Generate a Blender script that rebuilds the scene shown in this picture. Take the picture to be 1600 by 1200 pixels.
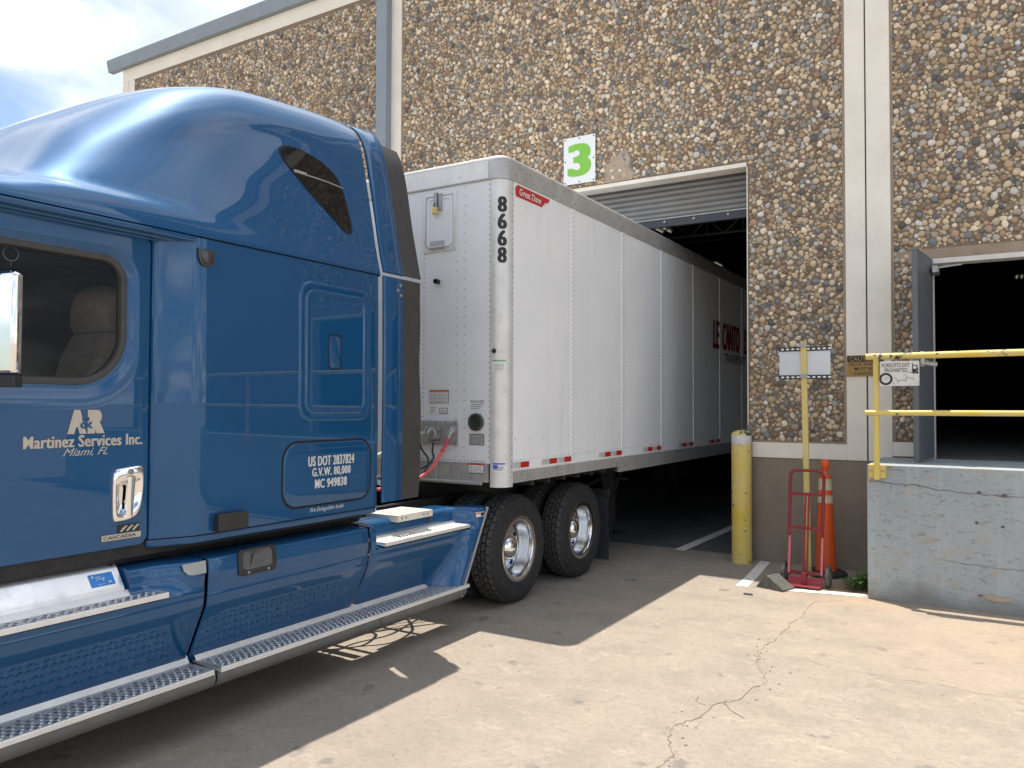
import bpy, math, random
import numpy as np
from mathutils import Vector, Matrix
random.seed(7)
rng = np.random.default_rng(7)
for o in list(bpy.data.objects):
    bpy.data.objects.remove(o)
SC = bpy.context.scene
COL = SC.collection
PI = math.pi

# ------------------------------------------------------------------ camera
EYE = 1.85
cam = bpy.data.cameras.new('camera')
cam.sensor_width = 36.0
cam.lens = 1230.5 / 1600 * 36
cam.clip_start = 0.05
cam.clip_end = 3000
camo = bpy.data.objects.new('camera', cam)
COL.objects.link(camo)
yw, pt, rl = math.radians(31.44), math.radians(1.525), math.radians(0.212)
f = Vector((-math.sin(yw) * math.cos(pt), math.cos(yw) * math.cos(pt), math.sin(pt)))
r = Vector((math.cos(yw), math.sin(yw), 0))
u = r.cross(f)
r2 = r * math.cos(rl) + u * math.sin(rl)
u2 = -r * math.sin(rl) + u * math.cos(rl)
camo.matrix_world = Matrix(((r2.x, u2.x, -f.x, 0), (r2.y, u2.y, -f.y, 0), (r2.z, u2.z, -f.z, EYE), (0, 0, 0, 1)))
SC.camera = camo
SC.render.resolution_x, SC.render.resolution_y = 1024, 768

# ------------------------------------------------------------------ sun, sky, exposure
SUNV = Vector((-0.225, 0.115, 1.0)).normalized()
elev = math.asin(SUNV.z)
azim = math.atan2(SUNV.x, SUNV.y)
sun = bpy.data.lights.new('sun', 'SUN')
sun.energy = 4.4
sun.angle = math.radians(0.5)
sun.color = (1.0, 0.94, 0.84)
suno = bpy.data.objects.new('sun', sun)
suno.rotation_euler = (-SUNV).to_track_quat('-Z', 'Y').to_euler()
COL.objects.link(suno)
SKY_STRENGTH = 0.12
CLOUD = 12.0
world = bpy.data.worlds.new('World')
SC.world = world
world.use_nodes = True
nt = world.node_tree
nt.nodes.clear()
wo = nt.nodes.new('ShaderNodeOutputWorld')
bg = nt.nodes.new('ShaderNodeBackground')
sky = nt.nodes.new('ShaderNodeTexSky')
sky.sky_type = 'NISHITA'
sky.sun_disc = False
sky.sun_elevation = elev
sky.sun_rotation = azim
bg.inputs['Strength'].default_value = SKY_STRENGTH
tc = nt.nodes.new('ShaderNodeTexCoord')
sep = nt.nodes.new('ShaderNodeSeparateXYZ')
nt.links.new(tc.outputs['Generated'], sep.inputs[0])


def wmath(op, a, b):
    n = nt.nodes.new('ShaderNodeMath')
    n.operation = op
    for i, v in enumerate((a, b)):
        if v is None:
            continue
        if isinstance(v, (int, float)):
            n.inputs[i].default_value = v
        else:
            nt.links.new(v, n.inputs[i])
    return n.outputs[0]


zz = wmath('ADD', wmath('MAXIMUM', sep.outputs[2], 0.0), 0.22)
comb = nt.nodes.new('ShaderNodeCombineXYZ')
nt.links.new(wmath('DIVIDE', sep.outputs[0], zz), comb.inputs[0])
nt.links.new(wmath('DIVIDE', sep.outputs[1], zz), comb.inputs[1])
SKYOFF = (3.7, 7.4, 0.0)
add_ = nt.nodes.new('ShaderNodeVectorMath')
add_.inputs[1].default_value = SKYOFF
nt.links.new(comb.outputs[0], add_.inputs[0])
noi = nt.nodes.new('ShaderNodeTexNoise')
noi.inputs['Scale'].default_value = 0.95
noi.inputs['Detail'].default_value = 7
noi.inputs['Roughness'].default_value = 0.56
noi.inputs['Distortion'].default_value = 0.3
nt.links.new(add_.outputs[0], noi.inputs['Vector'])
ramp = nt.nodes.new('ShaderNodeValToRGB')
ramp.color_ramp.elements[0].position = 0.41
ramp.color_ramp.elements[1].position = 0.54
nt.links.new(noi.outputs['Fac'], ramp.inputs[0])
noi2 = nt.nodes.new('ShaderNodeTexNoise')
noi2.inputs['Scale'].default_value = 2.1
noi2.inputs['Detail'].default_value = 5
nt.links.new(add_.outputs[0], noi2.inputs['Vector'])
cr2 = nt.nodes.new('ShaderNodeValToRGB')
cr2.color_ramp.elements[0].position = 0.40
cr2.color_ramp.elements[0].color = (CLOUD * .40, CLOUD * .45, CLOUD * .53, 1)
cr2.color_ramp.elements[1].position = 0.66
cr2.color_ramp.elements[1].color = (CLOUD, CLOUD * .99, CLOUD * .97, 1)
nt.links.new(noi2.outputs['Fac'], cr2.inputs[0])
wm = nt.nodes.new('ShaderNodeMix')
wm.data_type = 'RGBA'
nt.links.new(ramp.outputs[0], wm.inputs[0])
nt.links.new(sky.outputs[0], wm.inputs[6])
nt.links.new(cr2.outputs[0], wm.inputs[7])
nt.links.new(wm.outputs[2], bg.inputs['Color'])
nt.links.new(bg.outputs[0], wo.inputs[0])

SC.view_settings.view_transform = 'Standard'
SC.view_settings.look = 'None'
SC.view_settings.exposure = 0.60
SC.view_settings.gamma = 1.0
SC.view_settings.use_curve_mapping = False

# ------------------------------------------------------------------ materials
def srgb(r, g, b):
    return tuple(((c / 255) / 12.92 if c / 255 <= .04045 else ((c / 255 + .055) / 1.055) ** 2.4) for c in (r, g, b))


class Mat:
    def __init__(s, name):
        s.m = bpy.data.materials.new(name)
        s.m.use_nodes = True
        s.nt = s.m.node_tree
        s.b = s.nt.nodes['Principled BSDF']
        s.tc = s.nt.nodes.new('ShaderNodeTexCoord')
        s.co = s.tc.outputs['Object']

    def n(s, t, **k):
        nd = s.nt.nodes.new(t)
        for a, v in k.items():
            setattr(nd, a, v)
        return nd

    def l(s, a, b):
        s.nt.links.new(a, b)

    def set(s, k, v):
        if isinstance(v, tuple):
            v = (*v[:3], 1)
        s.b.inputs[k].default_value = v

    def mapping(s, scale=(1, 1, 1), loc=(0, 0, 0), rot=(0, 0, 0)):
        mp = s.n('ShaderNodeMapping')
        mp.inputs['Scale'].default_value = scale
        mp.inputs['Location'].default_value = loc
        mp.inputs['Rotation'].default_value = rot
        s.l(s.co, mp.inputs['Vector'])
        return mp.outputs[0]

    def noise(s, scale, detail=4, rough=.55, dist=0, vec=None):
        nd = s.n('ShaderNodeTexNoise')
        nd.inputs['Scale'].default_value = scale
        nd.inputs['Detail'].default_value = detail
        nd.inputs['Roughness'].default_value = rough
        nd.inputs['Distortion'].default_value = dist
        s.l(vec if vec else s.co, nd.inputs['Vector'])
        return nd.outputs['Fac']

    def ramp(s, fac, a, b, ca=(0, 0, 0), cb=(1, 1, 1)):
        nd = s.n('ShaderNodeValToRGB')
        e = nd.color_ramp.elements
        e[0].position = a
        e[1].position = b
        e[0].color = (*ca, 1)
        e[1].color = (*cb, 1)
        s.l(fac, nd.inputs[0])
        return nd.outputs[0]

    def mix(s, fac, a, b, mode='MIX'):
        nd = s.n('ShaderNodeMix', data_type='RGBA', blend_type=mode)
        for sock, v in ((nd.inputs[0], fac), (nd.inputs[6], a), (nd.inputs[7], b)):
            if isinstance(v, tuple):
                sock.default_value = (*v[:3], 1)
            elif isinstance(v, (int, float)):
                sock.default_value = v
            else:
                s.l(v, sock)
        return nd.outputs[2]

    def math(s, op, a, b=0.0, clamp=False):
        nd = s.n('ShaderNodeMath', operation=op, use_clamp=clamp)
        for i, v in enumerate((a, b)):
            if isinstance(v, (int, float)):
                nd.inputs[i].default_value = v
            else:
                s.l(v, nd.inputs[i])
        return nd.outputs[0]

    def bump(s, h, strength=.3, dist=.01):
        nd = s.n('ShaderNodeBump')
        nd.inputs['Strength'].default_value = strength
        nd.inputs['Distance'].default_value = dist
        s.l(h, nd.inputs['Height'])
        s.l(nd.outputs[0], s.b.inputs['Normal'])

    def color(s, c):
        s.l(c, s.b.inputs['Base Color'])


def pbr(name, col, rough=.5, metal=0.0, var=.12, scale=6, bump=0.0, bscale=60, coat=0.0, rvar=.1, dirt=None, dirtamt=.5):
    m = Mat(name)
    nz = m.noise(scale, 5)
    lo = tuple(c * (1 - var) for c in col)
    hi = tuple(min(1, c * (1 + var)) for c in col)
    c = m.ramp(nz, .3, .7, lo, hi)
    if dirt:
        d = m.ramp(m.noise(scale * 1.7, 8, .7), .52, .72)
        c = m.mix(m.math('MULTIPLY', d, dirtamt), c, dirt)
    m.color(c)
    m.set('Metallic', metal)
    rr = m.n('ShaderNodeMapRange')
    m.l(m.noise(scale * 2.3, 5), rr.inputs[0])
    rr.inputs[1].default_value = .3
    rr.inputs[2].default_value = .7
    rr.inputs[3].default_value = max(0.02, rough - rvar * rough)
    rr.inputs[4].default_value = min(1, rough + rvar * rough)
    m.l(rr.outputs[0], m.b.inputs['Roughness'])
    if coat:
        m.set('Coat Weight', coat)
        m.set('Coat Roughness', .03)
    if bump:
        m.bump(m.noise(bscale, 4), bump, .006)
    return m.m


M = {}
# truck paint: metallic blue under clear coat, very slight waviness
p = Mat('blue_paint')
p.color(p.ramp(p.noise(1.3, 4), .3, .7, (.004, .070, .190), (.006, .083, .218)))
p.set('Metallic', .25)
p.set('Roughness', .46)
p.set('Coat Weight', 1.0)
p.set('Specular IOR Level', .12)
p.set('Coat IOR', 1.5)
p.set('Coat Roughness', .008)
p.bump(p.noise(1.1, 1), .012, .03)
M['blue'] = p.m
M['chrome'] = pbr('chrome', (.86, .86, .86), .06, 1.0, .03, 4, 0.03, 6)
M['alu'] = pbr('polished_aluminium', (.80, .80, .81), .17, 1.0, .06, 5, .04, 30)
M['tank'] = pbr('tank_aluminium', (.84, .84, .84), .36, .9, .10, 4, .06, 9, dirt=(.42, .41, .40), dirtamt=.4)
M['tread'] = pbr('tread_aluminium', (.68, .68, .68), .42, .75, .10, 9, .12, 90, dirt=(.3, .28, .25), dirtamt=.35)
M['steplip'] = pbr('step_edge_aluminium', (.78, .77, .74), .42, .45, .06, 12, .1, 90)
M['hole'] = pbr('punched_hole', (.02, .025, .03), .8)
M['rubber'] = pbr('tyre_rubber', (.022, .022, .023), .78, 0, .25, 7, .12, 60, dirt=(.07, .062, .055), dirtamt=.5)
M['treadblock'] = pbr('dusty_skylit_tread', (.080, .077, .073), .8, 0, .2, 9, .1, 60)  # block tops lightened: dust, plus sky light put into the colour
M['flap'] = pbr('rubber_flap', (.045, .042, .042), .62, 0, .15, 5, .1, 12)
M['black'] = pbr('black_plastic', (.022, .022, .024), .5, 0, .15, 8, .1, 120)
M['frame'] = pbr('frame_black', (.018, .018, .019), .65, 0, .3, 9, .1, 60, dirt=(.06, .05, .04), dirtamt=.5)
M['valance'] = pbr('grey_valance', (.13, .13, .125), .62, 0, .14, 6, .1, 60, dirt=(.20, .17, .13), dirtamt=.5)
M['seal'] = pbr('window_seal', (.05, .048, .046), .55, 0, .1, 10)
M['gap'] = pbr('panel_gap', (.004, .006, .01), .8)
M['decal'] = pbr('champagne_decal', (.52, .47, .40), .45, .15, .06, 20)
M['white_decal'] = pbr('white_decal', (.62, .63, .64), .5, 0, .05, 20)
M['seat'] = pbr('seat_cloth', (.27, .195, .155), .9, 0, .15, 14, .2, 200)
M['dark'] = pbr('cab_lining', (.018, .018, .020), .85)
M['deck'] = pbr('deck_plate', (.72, .70, .62), .5, .25, .08, 9, .1, 60)
M['red_hose'] = pbr('red_hose', (.62, .10, .10), .5, 0, .12, 20)
M['cable'] = pbr('black_cable', (.02, .02, .02), .5)
M['steel'] = pbr('zinc_steel', (.36, .36, .36), .45, .7, .15, 20, .1, 90)
M['brass'] = pbr('brass', (.62, .47, .16), .35, .9, .1, 30)
M['blue_sticker'] = pbr('blue_sticker', (.02, .22, .62), .4)
M['paper'] = pbr('white_label', (.72, .72, .70), .5, 0, .04, 30)
M['ink'] = pbr('black_ink', (.02, .02, .022), .55)
M['greyink'] = pbr('grey_ink', (.26, .27, .29), .55)
M['redink'] = pbr('red_ink', (.50, .03, .03), .5)
M['orangeink'] = pbr('orange_ink', (.62, .20, .05), .5)
M['greenink'] = pbr('green_ink', (.18, .38, .22), .5)
M['blueink'] = pbr('blue_ink', (.07, .10, .45), .5)
# trailer
M['twhite'] = pbr('trailer_white', (.84, .85, .85), .36, 0, .015, 2, .02, 3, dirt=(.72, .71, .68), dirtamt=.25)
p = Mat('trailer_side_white')
c = p.ramp(p.noise(1.5, 4), .3, .7, (.80, .82, .835), (.86, .875, .885))
c = p.mix(p.math('MULTIPLY', p.ramp(p.noise(1.0, 7, .65, 0, p.mapping((1, 7, .55))), .52, .74), .30), c, (.62, .60, .55))
c = p.mix(p.math('MULTIPLY', p.ramp(p.noise(1.0, 8, .7, .3, p.mapping((1, 3.5, 9), (2, 5, 1))), .66, .72), .30), c, (.48, .46, .43))
p.color(c)
p.set('Roughness', .36)
p.bump(p.noise(2.6, 2), .03, .02)
M['tside'] = p.m
M['tfront'] = pbr('trailer_front_white', (.73, .745, .77), .42, 0, .03, 2.5, .02, 3, dirt=(.58, .58, .58), dirtamt=.25)
M['tpost'] = pbr('trailer_aluminium', (.68, .675, .655), .40, .25, .07, 6, .03, 20, dirt=(.42, .40, .36), dirtamt=.4)
M['trail'] = pbr('trailer_rail', (.46, .455, .44), .48, .35, .12, 5, .04, 30, dirt=(.2, .19, .17), dirtamt=.5)
M['rivet'] = pbr('rivet', (.16, .16, .16), .5, .5)
M['rtape'] = pbr('red_reflector', (.50, .018, .015), .35)
M['stape'] = pbr('silver_reflector', (.50, .51, .52), .35)
M['maroon'] = pbr('maroon_lettering', (.24, .012, .02), .5)
# building
M['trim'] = pbr('painted_trim', (.79, .74, .65), .8, 0, .06, 2, .25, 25, dirt=(.66, .58, .47), dirtamt=.35)
M['base'] = pbr('painted_base', (.245, .200, .155), .85, 0, .10, 3, .35, 40, dirt=(.27, .22, .17), dirtamt=.3)
M['border'] = pbr('panel_border', (.30, .235, .17), .85, 0, .12, 6, .3, 50)
M['gutter'] = pbr('gutter_grey', (.235, .275, .31), .5, .1, .06, 3)
M['rollup'] = pbr('rollup_grey', (.25, .25, .25), .5, .2, .08, 3, .03, 30)
M['rollbar'] = pbr('rollup_bar', (.05, .058, .07), .55, 0)
M['doorleaf'] = pbr('dock_door_grey', (.11, .122, .135), .5, 0, .08, 3, .05, 30)
M['doorframe'] = pbr('dock_door_frame', (.62, .60, .56), .55)
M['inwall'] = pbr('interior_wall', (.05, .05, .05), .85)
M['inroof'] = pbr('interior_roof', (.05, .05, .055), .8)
M['joist'] = pbr('joist_paint', (.16, .165, .17), .6)
M['angle'] = pbr('steel_angle', (.22, .22, .22), .6, .4, .2, 9, dirt=(.12, .06, .03))
M['yellow'] = None
M['orange'] = pbr('orange_plastic', (.74, .105, .02), .5, 0, .10, 4, .05, 30, dirt=(.35, .07, .03), dirtamt=.5)
M['cream'] = pbr('reflective_band', (.60, .52, .36), .5, 0, .15, 25, dirt=(.35, .28, .18))
M['redpaint'] = pbr('red_paint', (.23, .016, .028), .42, .1, .15, 9, .1, 60, dirt=(.16, .05, .04), dirtamt=.6)
M['pinkpaint'] = pbr('faded_red_paint', (.55, .16, .17), .5, 0, .15, 12)
M['green3'] = pbr('green_numeral', (.20, .50, .055), .5, 0, .05, 5)
M['signwhite'] = pbr('sign_white', (.74, .77, .78), .45, 0, .03, 3)
M['gold'] = pbr('sign_gold', (.36, .22, .05), .5, 0, .10, 8, dirt=(.2, .13, .05))
M['rubbertread'] = pbr('chock_rubber', (.115, .112, .095), .85, 0, .25, 20, .4, 60, dirt=(.16, .14, .10))
M['leaf'] = pbr('weed_leaf', (.10, .20, .045), .6, 0, .35, 14)
M['stem'] = pbr('weed_stem', (.10, .11, .05), .7)
M['linepaint'] = None
M['crack'] = pbr('crack_dirt', (.215, .172, .135), .95)

# glass
def glass(name, tint, fac_transp):
    m = Mat(name)
    nt_ = m.nt
    gl = m.n('ShaderNodeBsdfGlossy')
    gl.inputs['Roughness'].default_value = .015
    gl.inputs['Color'].default_value = (1, 1, 1, 1)
    tr = m.n('ShaderNodeBsdfTransparent')
    tr.inputs['Color'].default_value = (*tint, 1)
    fr = m.n('ShaderNodeFresnel')
    ge = m.n('ShaderNodeNewGeometry')
    mr_ = m.n('ShaderNodeMapRange')
    mr_.inputs[3].default_value = 1.28
    mr_.inputs[4].default_value = 1 / 1.28
    nt_.links.new(ge.outputs['Backfacing'], mr_.inputs[0])
    nt_.links.new(mr_.outputs[0], fr.inputs['IOR'])
    mx = m.n('ShaderNodeMixShader')
    nt_.links.new(fr.outputs[0], mx.inputs[0])
    nt_.links.new(tr.outputs[0], mx.inputs[1])
    nt_.links.new(gl.outputs[0], mx.inputs[2])
    out = nt_.nodes['Material Output']
    nt_.links.new(mx.outputs[0], out.inputs[0])
    return m.m


M['glass'] = glass('window_glass', (.72, .76, .76), .8)
p = Mat('dark_glass')
p.color(p.ramp(p.noise(3), .3, .7, (.004, .005, .006), (.008, .009, .01)))
p.set('Roughness', .03)
p.bump(p.noise(9, 2), .04, .01)
M['darkglass'] = p.m

# yellow paint with chips
def yellow(name, base=(.62, .42, .035), chip=.60, pale=(.66, .50, .16)):
    m = Mat(name)
    c = m.ramp(m.noise(2.5, 4), .3, .7, base, pale)
    c = m.mix(m.ramp(m.noise(14, 5, .6), chip, chip + .03), c, (.055, .055, .06))
    c = m.mix(m.math('MULTIPLY', m.ramp(m.noise(5, 8, .7), .55, .75), .4), c, (.42, .30, .10))
    m.color(c)
    m.set('Roughness', .5)
    m.bump(m.noise(60, 3), .15, .004)
    return m.m


M['yellow'] = yellow('chipped_yellow_paint', (.66, .47, .06), .645, (.68, .55, .22))
M['yellowworn'] = yellow('worn_yellow_rail_paint', (.64, .46, .06), .555, (.64, .52, .22))
M['yellowpole'] = yellow('faded_yellow_pole_paint', (.60, .46, .10), .74, (.62, .52, .22))

# road marking, worn
p = Mat('worn_line_paint')
c = p.mix(p.ramp(p.noise(11, 7, .7), .50, .68), (.72, .70, .64), (.40, .33, .25))
p.color(c)
p.set('Roughness', .85)
M['linepaint'] = p.m

# concrete yard
p = Mat('yard_concrete')
big = p.noise(.42, 6, .6, .4)
mid = p.noise(2.3, 10, .72, .2)
fine = p.noise(24, 8, .75)
grain = p.noise(110, 5, .7)
c = p.ramp(big, .30, .72, (.270, .229, .190), (.340, .284, .228))
c = p.mix(p.math('MULTIPLY', p.ramp(mid, .46, .62), .75), c, (.235, .203, .163))
c = p.mix(p.math('MULTIPLY', p.ramp(p.noise(5.5, 9, .75, .4, p.mapping((1, 1.5, 1), (3, 8, 1))), .54, .66), .55), c, (.40, .348, .28))
c = p.mix(p.math('MULTIPLY', p.ramp(fine, .48, .64), .55), c, (.185, .158, .125))
c = p.mix(p.math('MULTIPLY', p.ramp(grain, .52, .66), .45), c, (.47, .41, .33))
streak = p.noise(1.0, 8, .72, .3, p.mapping((2.2, 6, 1), rot=(0, 0, .35)))
c = p.mix(p.math('MULTIPLY', p.ramp(streak, .54, .66), .30), c, (.215, .186, .152))
spot = p.noise(3.3, 3, .5, 0, p.mapping((1, 1, 1), (3.1, 1.7, 0)))
c = p.mix(p.math('MULTIPLY', p.ramp(spot, .65, .71), .65), c, (.13, .12, .11))
peb = p.noise(17, 2, .5, 0, p.mapping((1, 1, 1), (9.1, 4.7, 0)))
c = p.mix(p.math('MULTIPLY', p.ramp(peb, .70, .74), .7), c, (.15, .13, .11))
# orange soil wash near the dock corner and along the right side
gp = p.n('ShaderNodeNewGeometry').outputs['Position']


def blob(m, cx, cy, rad, amt, w=.8):
    vs = m.n('ShaderNodeVectorMath', operation='DISTANCE')
    m.l(gp, vs.inputs[0])
    vs.inputs[1].default_value = (cx, cy, 0)
    dd = m.math('ADD', m.math('DIVIDE', vs.outputs['Value'], rad), m.math('MULTIPLY', m.math('SUBTRACT', mid, .5), w * 2))
    return m.math('MULTIPLY', m.ramp(dd, .15, 1.0, (1, 1, 1), (0, 0, 0)), amt)


c = p.mix(blob(p, -1.1, 8.6, 1.0, .50), c, (.42, .27, .155))
c = p.mix(blob(p, .2, 7.4, 2.2, .35), c, (.42, .305, .20))
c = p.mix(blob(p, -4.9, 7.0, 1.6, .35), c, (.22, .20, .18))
p.color(c)
p.set('Roughness', .9)
p.bump(p.math('ADD', p.math('MULTIPLY', fine, .6), p.math('MULTIPLY', grain, .5)), .5, .008)
M['concrete'] = p.m

# interior slab
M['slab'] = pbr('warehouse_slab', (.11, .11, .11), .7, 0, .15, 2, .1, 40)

# dock concrete: pale blue-grey paint, flaking and scuffed
p = Mat('dock_concrete')
c = p.ramp(p.noise(1.1, 6, .6), .3, .7, (.285, .330, .345), (.385, .425, .43))
hor = p.noise(1.0, 8, .70, .2, p.mapping((5.2, 5.2, 17)))
c = p.mix(p.math('MULTIPLY', p.ramp(hor, .60, .70), .6), c, (.20, .195, .19))
rust = p.noise(1.0, 6, .62, .3, p.mapping((2.1, 2.1, 4.6), (4.3, 2, 1)))
c = p.mix(p.math('MULTIPLY', p.ramp(rust, .63, .72), .6), c, (.33, .25, .17))
vert = p.noise(1.0, 5, .6, 0, p.mapping((9, 9, .7)))
c = p.mix(p.math('MULTIPLY', p.ramp(vert, .50, .72), .45), c, (.47, .53, .56))
spk = p.noise(24, 5, .6)
c = p.mix(p.math('MULTIPLY', p.ramp(spk, .60, .68), .6), c, (.19, .18, .165))
dab = p.noise(1.0, 9, .75, .5, p.mapping((9, 9, 22), (2, 7, 3)))
c = p.mix(p.math('MULTIPLY', p.ramp(dab, .55, .63), .6), c, (.17, .165, .16))
dab2 = p.noise(1.0, 9, .72, .4, p.mapping((4, 4, 9), (5, 1, 8)))
c = p.mix(p.math('MULTIPLY', p.ramp(dab2, .565, .64), .6), c, (.40, .33, .25))
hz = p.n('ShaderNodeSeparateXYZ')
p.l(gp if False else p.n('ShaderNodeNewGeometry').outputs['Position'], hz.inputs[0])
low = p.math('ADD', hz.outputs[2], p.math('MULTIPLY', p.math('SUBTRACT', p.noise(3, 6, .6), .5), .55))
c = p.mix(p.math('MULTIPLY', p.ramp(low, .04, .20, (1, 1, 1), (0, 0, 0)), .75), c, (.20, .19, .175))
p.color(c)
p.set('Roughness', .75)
p.bump(p.math('ADD', hor, p.math('MULTIPLY', spk, .5)), .3, .006)
M['dock'] = p.m

# pebble dash: mortar and stones (each stone's own colour sits in a colour attribute)
p = Mat('pebble_mortar')
p.color(p.ramp(p.noise(9, 6, .7), .3, .7, (.155, .122, .088), (.26, .205, .148)))
p.set('Roughness', .95)
p.bump(p.noise(70, 5, .7), .6, .01)
M['mortar'] = p.m
p = Mat('pebble_stone')
at = p.n('ShaderNodeAttribute', attribute_name='stone')
c = p.mix(p.math('MULTIPLY', p.ramp(p.noise(32, 5, .6), .4, .7), .45), at.outputs['Color'], p.mix(.4, at.outputs['Color'], (.24, .19, .14)))
p.color(c)
p.set('Roughness', .62)
p.bump(p.noise(90, 4, .6), .25, .004)
M['stone'] = p.m


def emit(name, col, st):
    m = Mat(name)
    m.set('Base Color', col)
    m.set('Emission Color', col)
    m.set('Emission Strength', st)
    return m.m


M['lamp'] = emit('fluorescent_tube', (1.0, .93, .72), .16)

# ------------------------------------------------------------------ mesh helpers
WO = {}          # world origin of every object (nothing is rotated)


class MB:
    def __init__(s):
        s.v = []
        s.f = []
        s.m = []

    def add(s, p):
        s.v.append((float(p[0]), float(p[1]), float(p[2])))
        return len(s.v) - 1

    def face(s, idx, m=0):
        s.f.append(tuple(idx))
        s.m.append(m)

    def box(s, x0, x1, y0, y1, z0, z1, m=0):
        b = len(s.v)
        for z in (z0, z1):
            for y in (y0, y1):
                for x in (x0, x1):
                    s.add((x, y, z))
        for q in ((0, 2, 3, 1), (4, 5, 7, 6), (0, 1, 5, 4), (2, 6, 7, 3), (0, 4, 6, 2), (1, 3, 7, 5)):
            s.face([b + i for i in q], m)

    def obox(s, c, ax, ay, az, m=0):
        """box from a centre and three half-axis vectors"""
        c, ax, ay, az = Vector(c), Vector(ax), Vector(ay), Vector(az)
        b = len(s.v)
        for k in (-1, 1):
            for j in (-1, 1):
                for i in (-1, 1):
                    s.add(c + ax * i + ay * j + az * k)
        for q in ((0, 2, 3, 1), (4, 5, 7, 6), (0, 1, 5, 4), (2, 6, 7, 3), (0, 4, 6, 2), (1, 3, 7, 5)):
            s.face([b + i for i in q], m)

    def tube(s, path, rad, n=10, m=0, caps=True, closed=False):
        P = [Vector(p) for p in path]
        rads = rad if isinstance(rad, (list, tuple)) else [rad] * len(P)
        rings = []
        up = None
        for i, p in enumerate(P):
            if closed:
                t = (P[(i + 1) % len(P)] - P[i - 1]).normalized()
            else:
                t = (P[min(i + 1, len(P) - 1)] - P[max(i - 1, 0)]).normalized()
            if up is None:
                up = Vector((0, 0, 1)) if abs(t.z) < .9 else Vector((1, 0, 0))
            a = t.cross(up)
            if a.length < 1e-5:
                a = t.cross(Vector((0, 1, 0)))
            a.normalize()
            b2 = a.cross(t).normalized()
            up = b2
            rings.append([s.add(p + (a * math.cos(2 * PI * k / n) + b2 * math.sin(2 * PI * k / n)) * rads[i]) for k in range(n)])
        L = len(rings)
        for i in range(L if closed else L - 1):
            A, B = rings[i], rings[(i + 1) % L]
            for k in range(n):
                s.face((A[k], A[(k + 1) % n], B[(k + 1) % n], B[k]), m)
        if caps and not closed:
            s.face(rings[0][::-1], m)
            s.face(rings[-1], m)

    def lathe(s, prof, c, axis, n=48, m=0, closed=False):
        """prof: list of (radius, distance along axis)"""
        ax = Vector(axis).normalized()
        a = ax.cross(Vector((0, 0, 1)))
        if a.length < 1e-4:
            a = Vector((1, 0, 0))
        a.normalize()
        b2 = ax.cross(a)
        c = Vector(c)
        rings = []
        for (rd, h) in prof:
            if rd < 1e-6:
                rings.append([s.add(c + ax * h)])
            else:
                rings.append([s.add(c + ax * h + (a * math.cos(2 * PI * k / n) + b2 * math.sin(2 * PI * k / n)) * rd) for k in range(n)])
        rng_ = range(len(rings)) if closed else range(len(rings) - 1)
        for i in rng_:
            A, B = rings[i], rings[(i + 1) % len(rings)]
            for k in range(n):
                k2 = (k + 1) % n
                if len(A) == 1 and len(B) == 1:
                    continue
                if len(A) == 1:
                    s.face((A[0], B[k2], B[k]), m)
                elif len(B) == 1:
                    s.face((A[k], A[k2], B[0]), m)
                else:
                    s.face((A[k], A[k2], B[k2], B[k]), m)

    def grid(s, P, m=0, flip=False, closed=False):
        R = [[s.add(p) for p in row] for row in P]
        for i in range(len(R) - 1):
            L = len(R[i])
            for j in range(L if closed else L - 1):
                q = (R[i][j], R[i][(j + 1) % L], R[i + 1][(j + 1) % L], R[i + 1][j])
                s.face(q[::-1] if flip else q, m)

    def rings(s, outs, m=0, cap0=False, cap1=False):
        """skin successive closed outlines of equal count"""
        R = [[s.add(p) for p in o] for o in outs]
        n = len(R[0])
        for i in range(len(R) - 1):
            for j in range(n):
                s.face((R[i][j], R[i][(j + 1) % n], R[i + 1][(j + 1) % n], R[i + 1][j]), m)
        if cap0:
            s.face(R[0][::-1], m)
        if cap1:
            s.face(R[-1], m)

    def clusters(s):
        """groups of loose islands that lie close together"""
        par = list(range(len(s.v)))

        def find(i):
            while par[i] != i:
                par[i] = par[par[i]]
                i = par[i]
            return i
        for fc in s.f:
            a = find(fc[0])
            for i in fc[1:]:
                b = find(i)
                if a != b:
                    par[b] = a
        isl = {}
        V = np.array(s.v)
        root = [find(i) for i in range(len(s.v))]
        for i, r_ in enumerate(root):
            isl.setdefault(r_, []).append(i)
        keys = list(isl)
        if len(keys) < 2 or len(keys) > 400:
            return None
        lo = np.array([V[isl[k]].min(0) for k in keys])
        hi = np.array([V[isl[k]].max(0) for k in keys])
        ext = (hi - lo).max(1)
        cl = list(range(len(keys)))

        def fc_(i):
            while cl[i] != i:
                i = cl[i]
            return i
        for i in range(len(keys)):
            gap = np.maximum(0, np.maximum(lo[i] - hi, lo - hi[i]))
            dist = np.sqrt((gap ** 2).sum(1))
            for j in np.nonzero(dist < .45 * np.maximum(ext, ext[i]))[0]:
                a, b = fc_(i), fc_(int(j))
                if a != b:
                    cl[b] = a
        lab = {k: fc_(i) for i, k in enumerate(keys)}
        n = len(set(lab.values()))
        if n < 2 or n > 24:
            return None
        out = {}
        for fi, fc in enumerate(s.f):
            out.setdefault(lab[root[fc[0]]], []).append(fi)
        return sorted(out.values(), key=len, reverse=True)

    def build(s, name, mats, parent=None, *a, **k):
        cs = s.clusters() if parent is not None else None
        if not cs:
            return s.build_one(name, mats, parent, *a, **k)
        first = None
        for fl in cs:
            t = MB()
            mp_ = {}
            for fi in fl:
                ids = []
                for i in s.f[fi]:
                    if i not in mp_:
                        mp_[i] = t.add(s.v[i])
                    ids.append(mp_[i])
                t.face(ids, s.m[fi])
            o = t.build_one(name, mats, parent, *a, **k)
            first = first or o
        return first

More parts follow.
